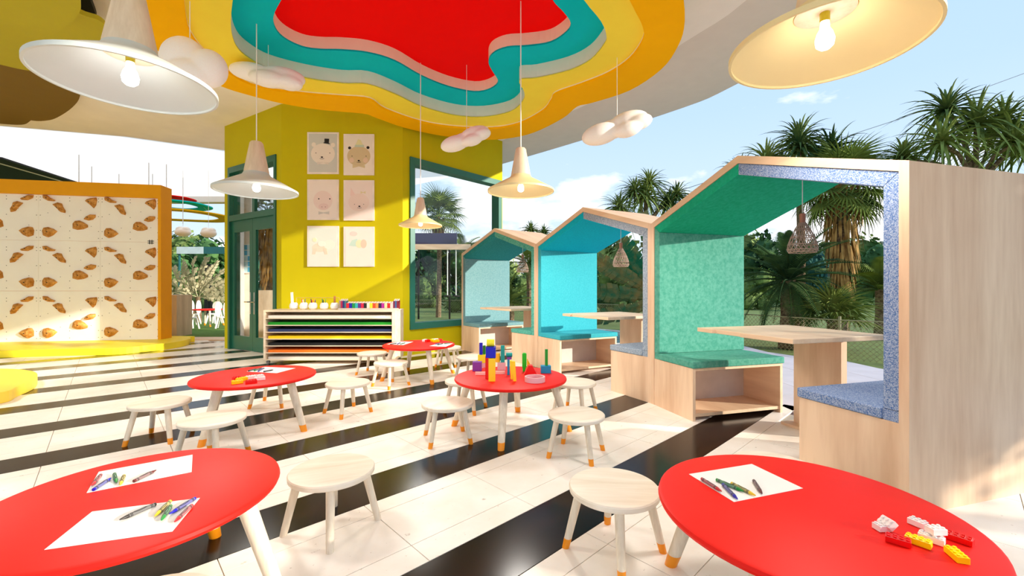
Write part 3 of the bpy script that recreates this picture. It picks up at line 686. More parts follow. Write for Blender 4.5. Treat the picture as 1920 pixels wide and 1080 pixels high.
blk('toy_block', 'sky', 818, 720, 44, 285, 'upright sky blue slab beside leaning yellow slabs', dep=.05)
k4 = s0(720); y4 = (H-ZT)*F/(630+720/9.816-V0)
blk('toy_block', 'purple', 830, 435, 80, 38, 'flat purple block on the sky blue slab', base=285*k4+.0005, dep=.045, yd=y4)
blk('toy_block', 'teal', 833, 400, 115, 80, 'teal roller capping the purple block', base=323*k4+.001, dep=.04, shape='cylx', yd=y4+.005)
blk('toy_block', 'lemon', 868, 800, 60, 335, 'lemon slab leaning behind the yellow one', dep=.045, shape='lean')
blk('toy_block', 'yellow', 918, 835, 95, 365, 'yellow slab leaning in front of the lemon one', dep=.03, shape='lean')
blk('toy_block', 'lime', 1112, 660, 80, 340, 'bright green rounded block at centre of the table', dep=.03, shape='half')
blk('toy_block', 'amber', 1215, 620, 110, 205, 'yellow triangle block behind the red wedge', dep=.03, shape='tri')
blk('toy_block', 'red', 1225, 720, 240, 170, 'red wedge block in front of the yellow triangle', dep=.06, shape='wedge')
blk('toy_block', 'sky', 1510, 690, 185, 135, 'sky blue block at right of the table', dep=.055)
y5 = (H-ZT)*F/(630+690/9.816-V0); k5 = y5/F/9.816
blk('toy_block', 'green', 1518, 575, 52, 300, 'green rod standing on the sky blue block', base=135*k5+.0005, dep=.017, yd=y5+.015)
blk('toy_ring', 'rose', 1315, 878, 385, 95, 'flat pink ring block at front of the table', shape='ring')

# ================================================================== climbing wall
Wl, Wr = Vector((-9.6, 7.285)), Vector((-6.47, 7.865))
fc = Frame2(Wl, Wr); PH = .11; PANW = .938; PH3 = .888
cw = thing('climbing_wall', 'orange framed climbing wall with cream panels and brown holds', 'climbing wall', fc.loc, fc.rz)
L = fc.L; pz0 = PH; pzt = 2.69
MB().box(-1.5, L+.02, .02, .28, PH, 2.93).build('core', climborange, cw)
fr = MB(); fr.box(-1.5, L+.05, -.05, .02, pzt, 2.93); fr.box(L, L+.05, -.05, .02, PH, pzt); fr.box(L+.02, L+.05, .02, .28, PH, 2.93)
fr.build('frame', climborange, cw)
def hold(kind, seed):
    rn = random.Random(seed)
    out = {('big', 1): [(-.13, -.055), (-.05, -.085), (.05, -.08), (.13, -.05), (.135, .0), (.06, .06), (.0, .10), (-.07, .095), (-.115, .05)],
           ('big', 2): [(-.12, .03), (-.11, -.06), (-.03, -.105), (.05, -.07), (.13, .005), (.07, .06), (-.02, .10), (-.09, .09)],
           ('wedge', 3): [(-.105, .07), (-.04, -.0), (.03, -.085), (.10, -.105), (.105, -.055), (.06, .02), (.045, .085), (-.02, .105)],
           ('wedge', 4): [(-.10, .02), (.0, -.06), (.05, -.115), (.085, -.06), (.10, .05), (.09, .10), (.0, .085), (-.07, .06)],
           ('small', 5): [(-.10, .06), (-.09, .0), (-.01, -.05), (.085, -.05), (.11, -.03), (.03, .01), (-.03, .06)],
           ('small', 6): [(-.10, -.03), (-.03, -.055), (.05, -.045), (.10, -.0), (.105, .05), (.02, .06), (-.06, .02)]}[(kind, seed)]
    n = len(out)
    m = MB(); vs = []
    for s, dd in ((1, 0), (.95, -.02), (.75, -.042), (.35, -.058)):
        for x, y in out: vs.append((x*s+rn.uniform(-.003, .003), dd, y*s+rn.uniform(-.003, .003)))
    fs = [(k*n+i, k*n+(i+1) % n, (k+1)*n+(i+1) % n, (k+1)*n+i) for k in range(3) for i in range(n)]+[tuple(3*n+i for i in range(n))]
    m.add(vs, fs); return m.mesh('climbing_hold', holdm, False)
HM = {('big', 0): hold('big', 1), ('big', 1): hold('big', 2), ('wedge', 0): hold('wedge', 3), ('wedge', 1): hold('wedge', 4), ('small', 0): hold('small', 5), ('small', 1): hold('small', 6)}
nut = MB().lathe([(.008, 0), (.008, .012)], 8, Matrix.Rotation(PI/2, 4, 'X')).mesh('bolt', black)
# holds in panel units (fx from panel left, fz from panel top), same set on each panel, mirrored on one column
HS = [(.17, .165, 'small', 0, .45), (.335, .345, 'wedge', 0, -.3), (.85, .215, 'wedge', 1, .5), (.83, .525, 'small', 1, -.35), (.67, .685, 'big', 0, 0), (.18, .83, 'big', 1, .2)]
for j in range(5):
    xb = L-PANW*j; xa = xb-PANW; mir = (j in (2, 3))
    for rI in range(3):
        za = pz0+PH3*rI
        MB().box(xa+.0015, xb-.0015, 0, .019, za+.0015, min(za+PH3, pzt)-.0015).build('panel', plywhite, cw)
        dots = MB()
        for fx in (.03, .5, .97):
            for fz in (.06, .2, .5, .8, .86): dots.box(xa+fx*PANW-.006, xa+fx*PANW+.006, -.0015, .001, za+fz*PH3-.006, za+fz*PH3+.006)
        for fx, fz in ((.15, .55), (.35, .28), (.68, .62), (.85, .3), (.2, .1)): dots.box(xa+fx*PANW-.005, xa+fx*PANW+.005, -.0015, .001, za+fz*PH3-.005, za+fz*PH3+.005)
        tag(dots.build('bolt_holes', plain('steel_nut', (120, 112, 100), .5), cw), None, None, kind='stuff')
        for (fx, fz, kd, vr, ra) in HS:
            x = xb-fx*PANW if mir else xa+fx*PANW; z = za+PH3-fz*PH3
            h = link('climbing_hold', HM[(kd, vr)], cw, (x, 0, z), (0, random.uniform(-.12, .12), 0)); h.scale = (-.9 if mir else .9, 1, .9)
            b_ = link('bolt', nut, h, (0, -.058, .0))
# small dark four stroke emblem near the right edge
em = MB()
for dx in (-.018, .018): em.box(L-.14+dx-.006, L-.14+dx+.006, -.003, 0, 1.85, 1.93); em.box(L-.19, L-.09, -.003, 0, 1.89+dx-.006, 1.89+dx+.006)
em.build('emblem', black, cw)
# curved yellow platform under it
plat = [(-14, 6.0), (-11, 6.15), (-8.6, 6.22), (-7.65, 6.42), (-6.9, 6.62), (-6.25, 6.70), (-5.95, 7.05), (-5.88, 7.5), (-5.95, 7.85), (-6.2, 8.2), (-7, 8.4), (-14, 8.0)]
tag(MB().prism(spline(plat, 6), 0.001, PH).build('curved_platform', platy, bevel=.006), 'long curved yellow platform under the climbing wall', 'platform', 'yellow platforms')
tag(MB().prism(spline([(-4.66, 3.80), (-4.78, 4.15), (-5.05, 4.55), (-5.5, 4.9), (-6.1, 5.02), (-7.0, 4.7), (-7.2, 3.6), (-6.4, 2.9), (-5.3, 3.1)], 8), 0.001, .105).build('curved_platform', plain('platform_yellow_soft', (248, 212, 70), .45, var=.01), bevel=.006), 'rounded yellow platform cut by the left picture edge', 'platform', 'yellow platforms')

# ================================================================== shelf cart with craft supplies
CX0, CX1, CY0, CY1 = -3.425, -1.605, 5.90, 6.34
cart = thing('shelf_cart', 'wide low wooden paper shelf cart below the posters', 'shelf', (CX0, CY0, 0))
cw_, cd = CX1-CX0, CY1-CY0
z0c, z1c = .055, .745
MB().box(0, .028, 0, cd, z0c, z1c-.025).build('side_panel', cartwood, cart, bevel=.002)
MB().box(cw_-.05, cw_, 0, cd, z0c, z1c-.025).build('side_panel', cartwood, cart, bevel=.002)
MB().box(0, cw_, 0, cd, z1c-.025, z1c).build('top', cartwood, cart, bevel=.002)
MB().box(.028, cw_-.05, cd-.012, cd, z0c, z1c-.025).build('back_panel', wood('cart_back', (224, 196, 150), (200, 168, 120), 'X'), cart)
shelf_cols = [('white', (236, 228, 214)), ('green', (10, 140, 20)), ('navy', (36, 52, 96)), ('yellow', (232, 200, 0)), ('black', (10, 10, 10)), ('orange', (226, 112, 10)), ('grey', (206, 198, 186))]
for i, (nm, c) in enumerate(shelf_cols):
    zs = .635-.095*i if i < 6 else .062
    MB().box(.028, cw_-.05, .004, cd-.014, zs-.010, zs).build('shelf_board', cartwood, cart)
    tag(MB().box(CX0+.05, CX1-.06, CY0+.03, CY1-.03, zs+.0005, zs+.036).build('paper_stack', plain('card_'+nm, c, .8, var=.01)), 'stack of '+nm+' card on the shelf cart', 'card', 'coloured card stacks')
for x in (.04, cw_-.06):
    for y in (.05, cd-.05):
        k = MB(); k.lathe([(.024, -.012), (.024, .012)], 14, Matrix.Translation((x, y, .025)) @ Matrix.Rotation(PI/2, 4, 'X')); k.box(x-.012, x+.012, y-.016, y+.016, .045, .056)
        k.build('caster', plain('caster_grey', (150, 140, 130), .4), cart)
# pots with rod
ZC = z1c
potx = [551, 570, 587, 608, 627.5]; yy = 6.12
cols = [None, [RD, (236, 226, 200), (90, 90, 100)], [BK, RD, (236, 130, 30), (60, 60, 90)], [(40, 110, 60), (20, 40, 30), (110, 160, 60)], None]
pnames = ['pot with a tall white ruler', 'pot with red and grey pencils', 'pot with mixed dark pencils', 'pot with green pencils', 'pot with a wooden stick']
for i, u in enumerate(potx):
    x = (u-U0)/F*yy
    t = thing('pencil_pot', 'round white '+pnames[i]+' on the shelf cart', 'pot', (x, yy, ZC), 0, 'round white pots on the shelf cart')
    MB().lathe([(.03, 0.0005), (.052, .015), (.060, .045), (.052, .078), (.038, .096), (.034, .094), (.046, .074), (.05, .045), (.03, .02)], 24).build('pot', white, t, smooth=True)
    if cols[i]:
        for k, c in enumerate(cols[i]):
            MB().tube([(-.02+.016*k, .008*(-1)**k, .025), (-.035+.024*k, .01*(-1)**k, .150-.012*(k % 2))], .0055, 6).build('pencil', plain('pencil_%d_%d_%d' % tuple(c), tuple(c), .5), t)
    elif i == 0: MB().box(-.035, .0, -.004, .004, .02, .245, Matrix.Rotation(-.05, 4, 'Y')).build('ruler', plain('ruler_white', (232, 220, 214), .4), t)
    else: MB().box(-.014, .014, -.004, .004, .02, .19).build('stick', plain('stick_brown', (170, 110, 60), .6), t)
rod = thing('hanging_rod', 'thin brass rod on two posts behind the white pots', 'rod', ((550-U0)/F*yy, yy+.09, ZC))
w_ = (631-550)/F*yy
MB().tube([(0, 0, .165), (w_, 0, .165)], .005, 8).build('rail', plain('brass', (226, 200, 110), .3, .6), rod)
for x in (.0, w_): MB().tube([(x, 0, .0005), (x, 0, .165)], .004, 6).build('post', plain('brass', (226, 200, 110), .3, .6), rod)
# book tray
tr0, tr1 = (638-U0)/F*6.05, (750-U0)/F*6.05
ty = 5.98
tray = thing('book_tray', 'low grey tray holding the row of small books', 'tray', (tr0, ty, ZC))
MB().box(0, tr1-tr0, 0, .15, 0.0005, .010).build('base', plain('tray_grey', (196, 182, 168), .6), tray)
MB().box(0, tr1-tr0, -.008, 0, 0.0005, .024).build('lip', plain('tray_grey', (196, 182, 168), .6), tray)
bc = [('grey', (150, 130, 120), 1), ('crimson', (170, 20, 70), 1), ('navy', (30, 20, 110), 1), ('slate', (60, 110, 120), 1), ('red', (214, 16, 26), 0), ('blue', (10, 10, 160), 0), ('green', (10, 140, 60), 0), ('turquoise', (40, 170, 170), 0), ('violet', (90, 20, 130), 0), ('ruby', (200, 10, 60), 0), ('black', (16, 12, 14), 0), ('ivory', (230, 216, 196), 0), ('yellow', (240, 220, 30), 0), ('vermilion', (224, 70, 24), 0), ('tangerine', (244, 140, 60), 0), ('indigo', (40, 10, 60), 0), ('magenta', (170, 20, 140), 0), ('straw', (216, 208, 150), 0), ('scarlet', (190, 20, 20), 0), ('rose', (236, 190, 180), 0), ('plum', (110, 20, 60), 1), ('steel', (60, 90, 140), 1), ('burgundy', (120, 10, 30), 1)]
xw = (tr1-tr0-.01)/(sum(.62 if t else 1 for _, _, t in bc)); x = .005
for nm, c, tall in bc:
    w = xw*(.62 if tall else 1); h = .135 if tall else .098; d = .085
    bk_ = thing('book', nm+' spined small book in the tray on the shelf cart', 'book', (tr0+x, ty+.01, ZC+.0105), 0, 'small books in the tray')
    cm = plain('cover_'+nm, c, .5)
    m = MB(); m.box(.001, .005, 0, d, 0, h*.86); m.box(w-.005, w-.001, 0, d, 0, h*.86); m.box(.005, w-.005, 0, .004, 0, h*.84); m.build('cover', cm, bk_)
    MB().prism([(.0045, .0015), (d-.004, .0015), (d-.004, h*1.05), (.0045, h*.80)], .0055, w-.0055, Matrix(((0,0,1,0),(1,0,0,0),(0,1,0,0),(0,0,0,1)))).build('pages', plain('pages', (216, 204, 196), .8), bk_)
    x += w

# ------------------------------------------------------------------ posters
def flat(m, pts, d): m.prism(pts, 0, d); return m
def ell(cx, cy, rx, ry, n=28, a0=0, a1=2*PI): return [(cx+rx*math.cos(a0+(a1-a0)*i/n), cy+ry*math.sin(a0+(a1-a0)*i/n)) for i in range(n)]
def poster(px, label, bgc, shapes):
    (u0, v0, u1, v1) = px; Yw = 6.575
    p, q = py(u0, v1, Yw), py(u1, v0, Yw); w, h = q.x-p.x, q.z-p.z
    yloc = A1.y+(B1.y-A1.y)*((p.x+w/2)-A1.x)/(B1.x-A1.x)
    t = thing('poster', label, 'poster', (p.x, yloc-.003, p.z), f2.rz, 'animal posters on the lime wall')
    fr = MB(); b = w*.055
    fr.box(0, w, -.02, 0, 0, h); fr.build('frame', plain('poster_frame', (240, 228, 220), .5), t)
    MB().box(b, w-b, -.0215, -.02, b, h-b).build('print', plain('print_%d_%d_%d' % bgc, bgc, .7, var=.005), t)
    Mx = Matrix(((1,0,0,0),(0,0,-1,0),(0,1,0,0),(0,0,0,1)))
    for k, (nm, c, pts) in enumerate(shapes):
        MB().prism([(x*w, y*h) for x, y in pts], .0215, .0222+.0004*k, Mx).build(nm, plain('ink_%d_%d_%d' % c, c, .7, var=.005), t)
BKI = (20, 18, 18)
def eyes(x0, x1, y, r=.018): return [('eye', BKI, ell(x0, y, r, r*.75, 10)), ('eye', BKI, ell(x1, y, r, r*.75, 10))]
def snout(x, y): return [('nose', BKI, ell(x, y, .035, .018, 12)), ('mouth', BKI, [(x-.07, y-.03), (x, y-.04), (x+.07, y-.03), (x+.07, y-.037), (x, y-.048), (x-.07, y-.037)])]
poster((577, 248.5, 635.5, 326.5), 'top left poster, white bear in a black top hat', (206, 206, 200), [('head', (238, 226, 214), ell(.5, .48, .38, .25)), ('ear', (238, 226, 214), ell(.21, .70, .07, .055)), ('ear', (238, 226, 214), ell(.82, .69, .07, .055)), ('bow_tie', (226, 214, 202), [(.32, .22), (.5, .27), (.68, .22), (.68, .28), (.5, .26), (.32, .29)]), ('hat_brim', BKI, [(.52, .735), (.72, .715), (.72, .735), (.52, .755)]), ('hat', BKI, [(.55, .74), (.69, .725), (.70, .84), (.55, .845)])]+eyes(.28, .72, .50, .014)+snout(.47, .40))
poster((644.5, 251.5, 701.5, 328.5), 'top right poster, brown bear in a pale green hat', (240, 230, 220), [('head', (212, 192, 154), ell(.5, .46, .38, .24)), ('ear', (40, 30, 28), ell(.20, .66, .05, .035)), ('ear', (40, 30, 28), ell(.80, .67, .05, .035)), ('cheek', (228, 200, 176), ell(.27, .36, .08, .06)), ('cheek', (228, 200, 176), ell(.72, .36, .08, .06)), ('hat', (224, 220, 170), [(.36, .69), (.66, .69), (.56, .85), (.48, .87)]), ('hat_band', (190, 206, 190), [(.36, .68), (.68, .68), (.66, .735), (.38, .735)]), ('bow_tie', (216, 200, 160), [(.3, .17), (.5, .21), (.7, .17), (.7, .24), (.5, .22), (.3, .25)])]+eyes(.28, .74, .46, .014)+snout(.5, .35))
poster((577, 337, 635.5, 412.5), 'middle left poster, pale pink pig with a grey bow tie', (242, 230, 222), [('head', (238, 216, 210), ell(.5, .48, .30, .24)), ('snout', (232, 204, 200), ell(.52, .33, .16, .08)), ('nostril', (190, 150, 150), ell(.47, .32, .02, .012, 10)), ('nostril', (190, 150, 150), ell(.58, .32, .02, .012, 10)), ('bow_tie', (206, 202, 196), [(.36, .13), (.52, .165), (.7, .13), (.7, .21), (.52, .18), (.36, .21)])]+eyes(.37, .72, .52, .022))
poster((644.5, 338, 701.5, 413.5), 'middle right poster, pale pink cat with a tiny bow', (242, 226, 220), [('head', (240, 218, 210), ell(.5, .45, .34, .22)), ('ear', (240, 212, 206), [(.22, .6), (.38, .64), (.24, .82)]), ('bow', (228, 214, 170), [(.56, .66), (.64, .69), (.72, .66), (.72, .73), (.64, .70), (.56, .73)])]+eyes(.36, .66, .40, .012)+snout(.52, .35))
poster((577, 424, 635.5, 500), 'bottom left poster, sleeping cream puppy and a star', (226, 232, 224), [('body', (246, 222, 202), ell(.40, .47, .24, .11)), ('head', (244, 238, 226), ell(.70, .54, .17, .12)), ('leg', (244, 214, 194), [(.16, .30), (.26, .30), (.32, .45), (.18, .45)]), ('leg', (244, 214, 194), [(.56, .30), (.66, .30), (.62, .45), (.5, .45)]), ('star', (240, 236, 200), ell(.24, .66, .08, .06, 5)), ('cloud', (244, 240, 230), ell(.46, .56, .12, .07))])
poster((644.5, 425, 701.5, 500), 'bottom right poster, pastel rainbow fish shape', (236, 234, 226), [('tail', (200, 224, 214), [(.17, .52), (.45, .50), (.45, .70), (.28, .66)]), ('body', (240, 232, 190), ell(.52, .57, .12, .10)), ('cheek', (246, 206, 186), ell(.66, .57, .10, .11)), ('blush', (238, 216, 210), ell(.33, .82, .12, .06))])

# ================================================================== pendants
def pendant(X, Y, z, r, top, shade_c, label, watt):
    t = thing('pendant_lamp', label, 'lamp', (X, Y, z), 0, 'wide cone pendant lamps')
    k = r/.39
    sm = plain('shade_%d_%d_%d' % shade_c, shade_c, .45, var=.01)
    prof = [(r, 0), (r, .022*k), (r*.62, .105*k), (r*.34, .165*k), (.115*k, .195*k), (.105*k, .19*k), (r*.33, .157*k), (r*.61, .096*k), (r*.97, .012*k), (r*.97, 0)]
    MB().lathe(prof+[prof[0]], 64, None, False).build('shade', sm, t, smooth=True)
    MB().lathe([(.118*k, .165*k), (.114*k, .21*k), (.062*k, .50*k), (.05*k, .515*k), (.012, .517*k)], 32).build('wooden_neck', wood('neck_wood', (242, 222, 196), (222, 198, 168), 'Z', 4), t, smooth=True)
    MB().tube([(0, 0, .515*k), (0, 0, top-z)], .0055, 8).build('cable', white, t)
    MB().lathe([(.02*k, .125*k), (.02*k, .166*k)], 16).build('socket', plain('socket_olive', (190, 176, 10), .4), t)
    b = [(.017*k, .127*k), (.019*k, .095*k), (.03*k, .075*k), (.038*k, .045*k), (.034*k, .018*k), (.02*k, .004*k), (.004*k, 0)]
    MB().lathe(b, 24).build('bulb', bulbm, t, smooth=True)
    ld = bpy.data.lights.new('bulb_light', 'POINT'); ld.energy = watt*.006; ld.color = (1, .95, .88); ld.shadow_soft_size = .04*k
    lo = bpy.data.objects.new('bulb_light', ld); COL.objects.link(lo); lo.parent = t; lo.location = (0, 0, .04*k)
    ld = bpy.data.lights.new('lamp_light', 'SPOT'); ld.energy = watt; ld.color = (1, .95, .88); ld.shadow_soft_size = .2*k; ld.spot_size = math.radians(155); ld.spot_blend = .4
    lo = bpy.data.objects.new('lamp_light', ld); COL.objects.link(lo); lo.parent = t; lo.location = (0, 0, .0)
bulbm = emit('bulb_glow', (1, .97, .92, 1), 6)
WS, CS = (208, 216, 216), (244, 224, 168)
pendant(-2.039, 2.289, 2.13, .39, 3.86, WS, 'large white cone pendant with wooden neck at upper left', LAMP_W)
pendant(1.417, 1.941, 2.13, .39, 3.86, CS, 'large cream cone pendant with bulb at upper right', LAMP_W)
pendant(-6.1, 4.0, 2.2, .39, 3.86, CS, 'added cream cone pendant lighting the climbing wall, unseen outside the left edge', 90)  # unseen lamp added to brighten the climbing wall
def pend_px(u, v, half, top_z, vtop, c, lb, w=LAMP_W):
    Y = (top_z-H)*F/(V0-vtop); r = half/F*Y; z = H-(v-V0)/F*Y
    pendant((u-U0)/F*Y, Y, z, r, top_z, c, lb, w)
pend_px(481, 360, 71, Z2, 45, WS, 'small white cone pendant hanging before the green door')
pend_px(976.5, 360, 62, Z3, 2, CS, 'cream cone pendant hanging in the middle')
pend_px(788.5, 424, 40, Z3, 118, CS, 'smallest cream cone pendant hanging before the window')

# ------------------------------------------------------------------ puffy clouds
cloudm = fabric('knitted_white', (252, 246, 243), (255, 252, 250), 120)
def ico_puff(name, parts, seed):
    rn = random.Random(seed); m = MB()
    import bmesh
    bm = bmesh.new()
    for (x, y, z, rx, ry, rz_) in parts:
        bmesh.ops.create_icosphere(bm, subdivisions=3, radius=1, matrix=Matrix.Translation((x, y, z)) @ Matrix.Diagonal((rx, ry, rz_, 1)))
    me = bpy.data.meshes.new(name); bm.to_mesh(me); bm.free(); me.materials.append(cloudm)
    me.shade_smooth() if hasattr(me, 'shade_smooth') else None
    return me
def cloud(Y, u, v, w, hh, parts, vtop, ztop, label, tilt=0, mat=None):
    c = py(u, v, Y); s = w/F*Y/2
    t = thing('cloud_ornament', label, 'cloud ornament', tuple(c), 0, 'white puffy cloud ornaments')
    me = ico_puff('puff', [(x*s, y*s, z*s, a*s, b*s, d*s) for x, y, z, a, b, d in parts], 1)
    o = link('puff', me, t, None, (0, tilt, 0)); md = o.modifiers.new('rm', 'REMESH'); md.mode = 'VOXEL'; md.voxel_size = max(.012, s*.045); md.use_smooth_shade = True
    MB().tube([(0, 0, 0), (0, 0, ztop-c.z)], .004, 6).build('thread', white, t)
puffA = [(-.45, 0, -.02, .55, .35, .28), (.35, 0, .12, .55, .35, .26), (.2, -.22, -.15, .38, .28, .2), (.55, -.15, -.02, .38, .3, .2), (-.1, .1, .05, .6, .35, .25)]
cloud(5.41, 875, 262, 102, 55, puffA, 122, Z3, 'white puffy cloud hanging left of the middle cream lamp', -.28)
cloud(4.64, 1157, 242, 138, 70, puffA, 108, Z1, 'white puffy cloud hanging against the sky', -.26)
cloud(4.70, 503, 141, 147, 60, [(-.4, 0, .02, .6, .3, .22), (.35, 0, 0, .6, .3, .24), (.15, -.2, -.18, .5, .25, .2), (.6, -.1, -.16, .35, .25, .18)], 85, Z2, 'flat white puffy cloud above the white middle lamp', .14)
cloud(3.66, 356, 122, 140, 110, [(-.2, 0, .15, .58, .4, .58), (.5, 0, -.05, .48, .4, .5), (-.7, 0, -.1, .3, .3, .25), (.1, -.2, -.3, .6, .3, .35)], 0, Z0, 'tall white puffy cloud behind the large white lamp', .1)

# ================================================================== far left: garden corner
for u, v, lb in ((343, 434, 'left'), (391, 436, 'right')):
    cloud(10.3, u, v, 30, 22, [(0, 0, -.1, .95, .7, .55), (-.3, 0, .25, .5, .5, .4), (.4, 0, .2, .45, .5, .4)], 0, CZ, 'tiny white cloud light beyond the climbing wall, '+lb+' one')
ORDN = ['first', 'second', 'third', 'fourth', 'fifth', 'sixth', 'seventh']
for i, (u, v0) in enumerate(((148, 291), (172, 313), (223, 327), (279, 306), (286, 327), (312, 309), (343, 334))):
    Y = (CZ-H)*F/(V0-v0)
    tag(MB().tube([py(u, v0, Y)+Vector((0, 0, .01)), py(u, 420, Y)], .008, 6).build('hanging_wire', plain('wire_grey', (205, 203, 200), .5)), ORDN[i]+' thin wire from the left, hanging above the climbing wall', 'wire', 'thin hanging wires')
ring2 = thing('ring_mobile', 'red, teal and orange cloud rings floating beyond the climbing wall', 'mobile', py(330, 390, 12.2))
def blob(rx, ry, seed, n=10):
    rn = random.Random(seed); return spline([(rx*math.cos(2*PI*i/n)*rn.uniform(.85, 1.1), ry*math.sin(2*PI*i/n)*rn.uniform(.85, 1.1)) for i in range(n)], 5)
MB().prism(blob(.5, .5, 3), .24, .27).build('red_disc', ringm['red'], ring2)
b1 = blob(.95, .9, 4); MB().ring(b1, shrink(b1, .6), .06, .09).build('teal_ring', ringm['teal'], ring2)
b2 = blob(1.35, 1.25, 5); MB().ring(b2, shrink(b2, .72), -.22, -.19).build('orange_ring', ringm['orange'], ring2)
MB().tube([(-.3, 0, .26), (-.3, 0, .535)], .004, 6).build('thread', white, ring2)
for x, y in ((.9, .2), (-.9, .3)): MB().tube([(x, y, -.2), (x*.5, y, .26)], .003, 5).build('thread', white, ring2)
# glass canopy strip
cp = py(333, 463, 15.5); cq = py(430, 476, 15.5)
bnr = thing('garden_banner', 'pale blue and dark teal horizontal band on posts in the garden gap', 'banner', (cp.x, 15.45, -.08))
wb_ = cq.x-cp.x
MB().box(0, wb_*.52, 0, .05, cq.z+.08, cp.z+.08).build('pale_half', plain('pale_blue_band', (196, 216, 224), .5), bnr)
MB().box(wb_*.52, wb_, 0, .05, cq.z+.08, cp.z+.08).build('dark_half', plain('dark_teal_band', (30, 96, 100), .5), bnr)
for x_ in (.02, wb_-.08): MB().box(x_, x_+.05, .05, .1, 0, cp.z+.08).build('post', plain('dark_teal_band', (30, 96, 100), .5), bnr)
for i, u in enumerate((386, 390, 396)):
    p = py(u, 562, 16.5); tag(MB().box(p.x-.04, p.x+.04, 16.46, 16.54, -.08, 1.05+45/F*16.5).build('garden_post', black), ORDN[i]+' slim black post from the left, behind the white chairs', 'post', 'black garden posts')
# wooden planter box
q0 = py(329, 628, 9.6)
tag(MB().box(-7.9, -7.28, 9.3, 9.75, -.005, .90).build('planter_box', wood('planter_wood', (226, 206, 182), (198, 176, 150), 'Z', 3)), 'tall pale wooden planter box beside the climbing wall', 'planter')
# white chairs and red table on the turf
def bunny_chair(loc, rz, label, ears):
    t = thing('animal_chair', label, 'chair', (loc[0], loc[1], .006), rz, 'white animal chairs')
    MB().lathe([(.15, .27), (.155, .285), (.15, .30)], 24).build('seat', white, t, smooth=True)
    Mx = Matrix(((1,0,0,0),(0,0,-1,.15),(0,1,0,0),(0,0,0,1)))
    for s in (-1, 1):
        if ears: MB().prism(ell(s*.085, .49, .065, .20, 20), -.012, .012, Mx).build('ear_back', white, t)
        for yy_ in (-.1, .1): MB().tube([(s*.09, yy_, .275), (s*.14, yy_*1.5, 0.0)], .028, 8, .02).build('leg', white, t)
    if not ears: MB().prism(ell(0, .50, .14, .15, 20), -.012, .012, Mx).build('round_back', white, t)
    return t
gp = lambda u, v: pz(u, v, -.005)
bunny_chair((-8.2, 10.9), 2.7, 'white rabbit eared chair beside the planter box', True)
bunny_chair(((362-U0)/F*12.3, 12.3), .3, 'white rabbit eared chair on the far left of red garden table', True)
bunny_chair(((401-U0)/F*12.6, 12.6), 0, 'white round backed chair behind the red garden table', False)
bunny_chair(((418-U0)/F*11.2, 11.2), 3.6, 'white rabbit eared chair by the lime wall edge', True)
gt = thing('garden_table', 'red children table among the white chairs on turf', 'table', ((389-U0)/F*11.75, 11.75, .006))
MB().lathe([(.34, .44), (.35, .455), (.34, .47)], 40).build('tabletop', red, gt, smooth=True)
for s in ((-1, -1), (1, -1), (1, 1), (-1, 1)):
    l_ = MB().tube([(s[0]*.2, s[1]*.2, .44), (s[0]*.26, s[1]*.26, .06)], .028, 8, .022).build('leg', paleleg, gt)
    MB().tube([(s[0]*.26, s[1]*.26, .06), (s[0]*.268, s[1]*.268, 0)], .023, 8, .022).build('foot_tip', orange, l_)

# ================================================================== plants
def blade(m, base, d, up, L, w, droop, seg=5, fold=0):
    """a curved strap leaf as a strip"""
    d = d.normalized(); side = d.cross(Vector((0, 0, 1)))
    side = side.normalized() if side.length > .01 else Vector((1, 0, 0))
    vs = []
    for i in range(seg+1):
        t = i/seg; p = base+d*(L*t)+Vector((0, 0, -droop*L*t*t)); ww = w*(1-t**1.6)*(.55+.45*min(1, t*6))+.001
        vs += [p-side*ww, p+Vector((0, 0, -fold*ww)), p+side*ww]
    fs = []
    for i in range(seg): k = i*3; fs += [(k, k+1, k+4, k+3), (k+1, k+2, k+5, k+4)]
    m.add(vs, fs)
def frond_mesh(name, L, n, ll, mat, droop=.35, lw=.016, seed=1):       # feather palm frond along +x
    rn = random.Random(seed); m = MB(); pts = []
    for i in range(9): t = i/8; pts.append(Vector((L*t*(1-.12*t), 0, .15*L*t-droop*L*t*t)))
    m.tube(pts, .018*L, 5, .003*L)
    for i in range(n):
        t = .12+.88*i/n; k = t*8; j = min(7, int(k)); p = pts[j].lerp(pts[j+1], k-j)
        l = ll*math.sin(PI*min(1, .18+.80*t))*rn.uniform(.9, 1.1)
        for s in (-1, 1):
            blade(m, p, Vector((.62+.3*t, s*1.0, .22)), None, l, lw, .35, 3, .3)
    return m.mesh(name, mat)
def fan_mesh(name, L, mat, n=18, stalk=.5, w=.03, seed=2):
    rn = random.Random(seed); m = MB(); p0 = Vector((0, 0, 0)); p1 = Vector((L*stalk, 0, .1*L))
    m.tube([p0, p0.lerp(p1, .5)+Vector((0, 0, .05*L)), p1], .015, 5, .01)
    for i in range(n):
        a = -1.9+3.8*i/(n-1); d = Vector((math.cos(a), math.sin(a), .15*math.cos(a)))
        blade(m, p1, d, None, L*(1-stalk)*rn.uniform(.9, 1.1)*(1.15-.2*abs(a)/1.9), w, .45, 5, .4)
    return m.mesh(name, mat)
lg1 = leafmat('palm_green', (40, 68, 32), (128, 146, 66)); lg2 = leafmat('dark_palm_green', (22, 52, 30), (78, 108, 56)); lg3 = leafmat('olive_strap_leaf', (34, 70, 34), (140, 154, 76))
lg4 = leafmat('banana_leaf_dark', (26, 104, 72), (138, 120, 70), 5); lg5 = leafmat('pale_fan_leaf', (150, 148, 116), (214, 204, 170), 3)
trk = fabric('palm_trunk', (92, 74, 56), (150, 128, 102), 20); dead = leafmat('dead_frond_straw', (104, 72, 36), (186, 146, 84), 6)
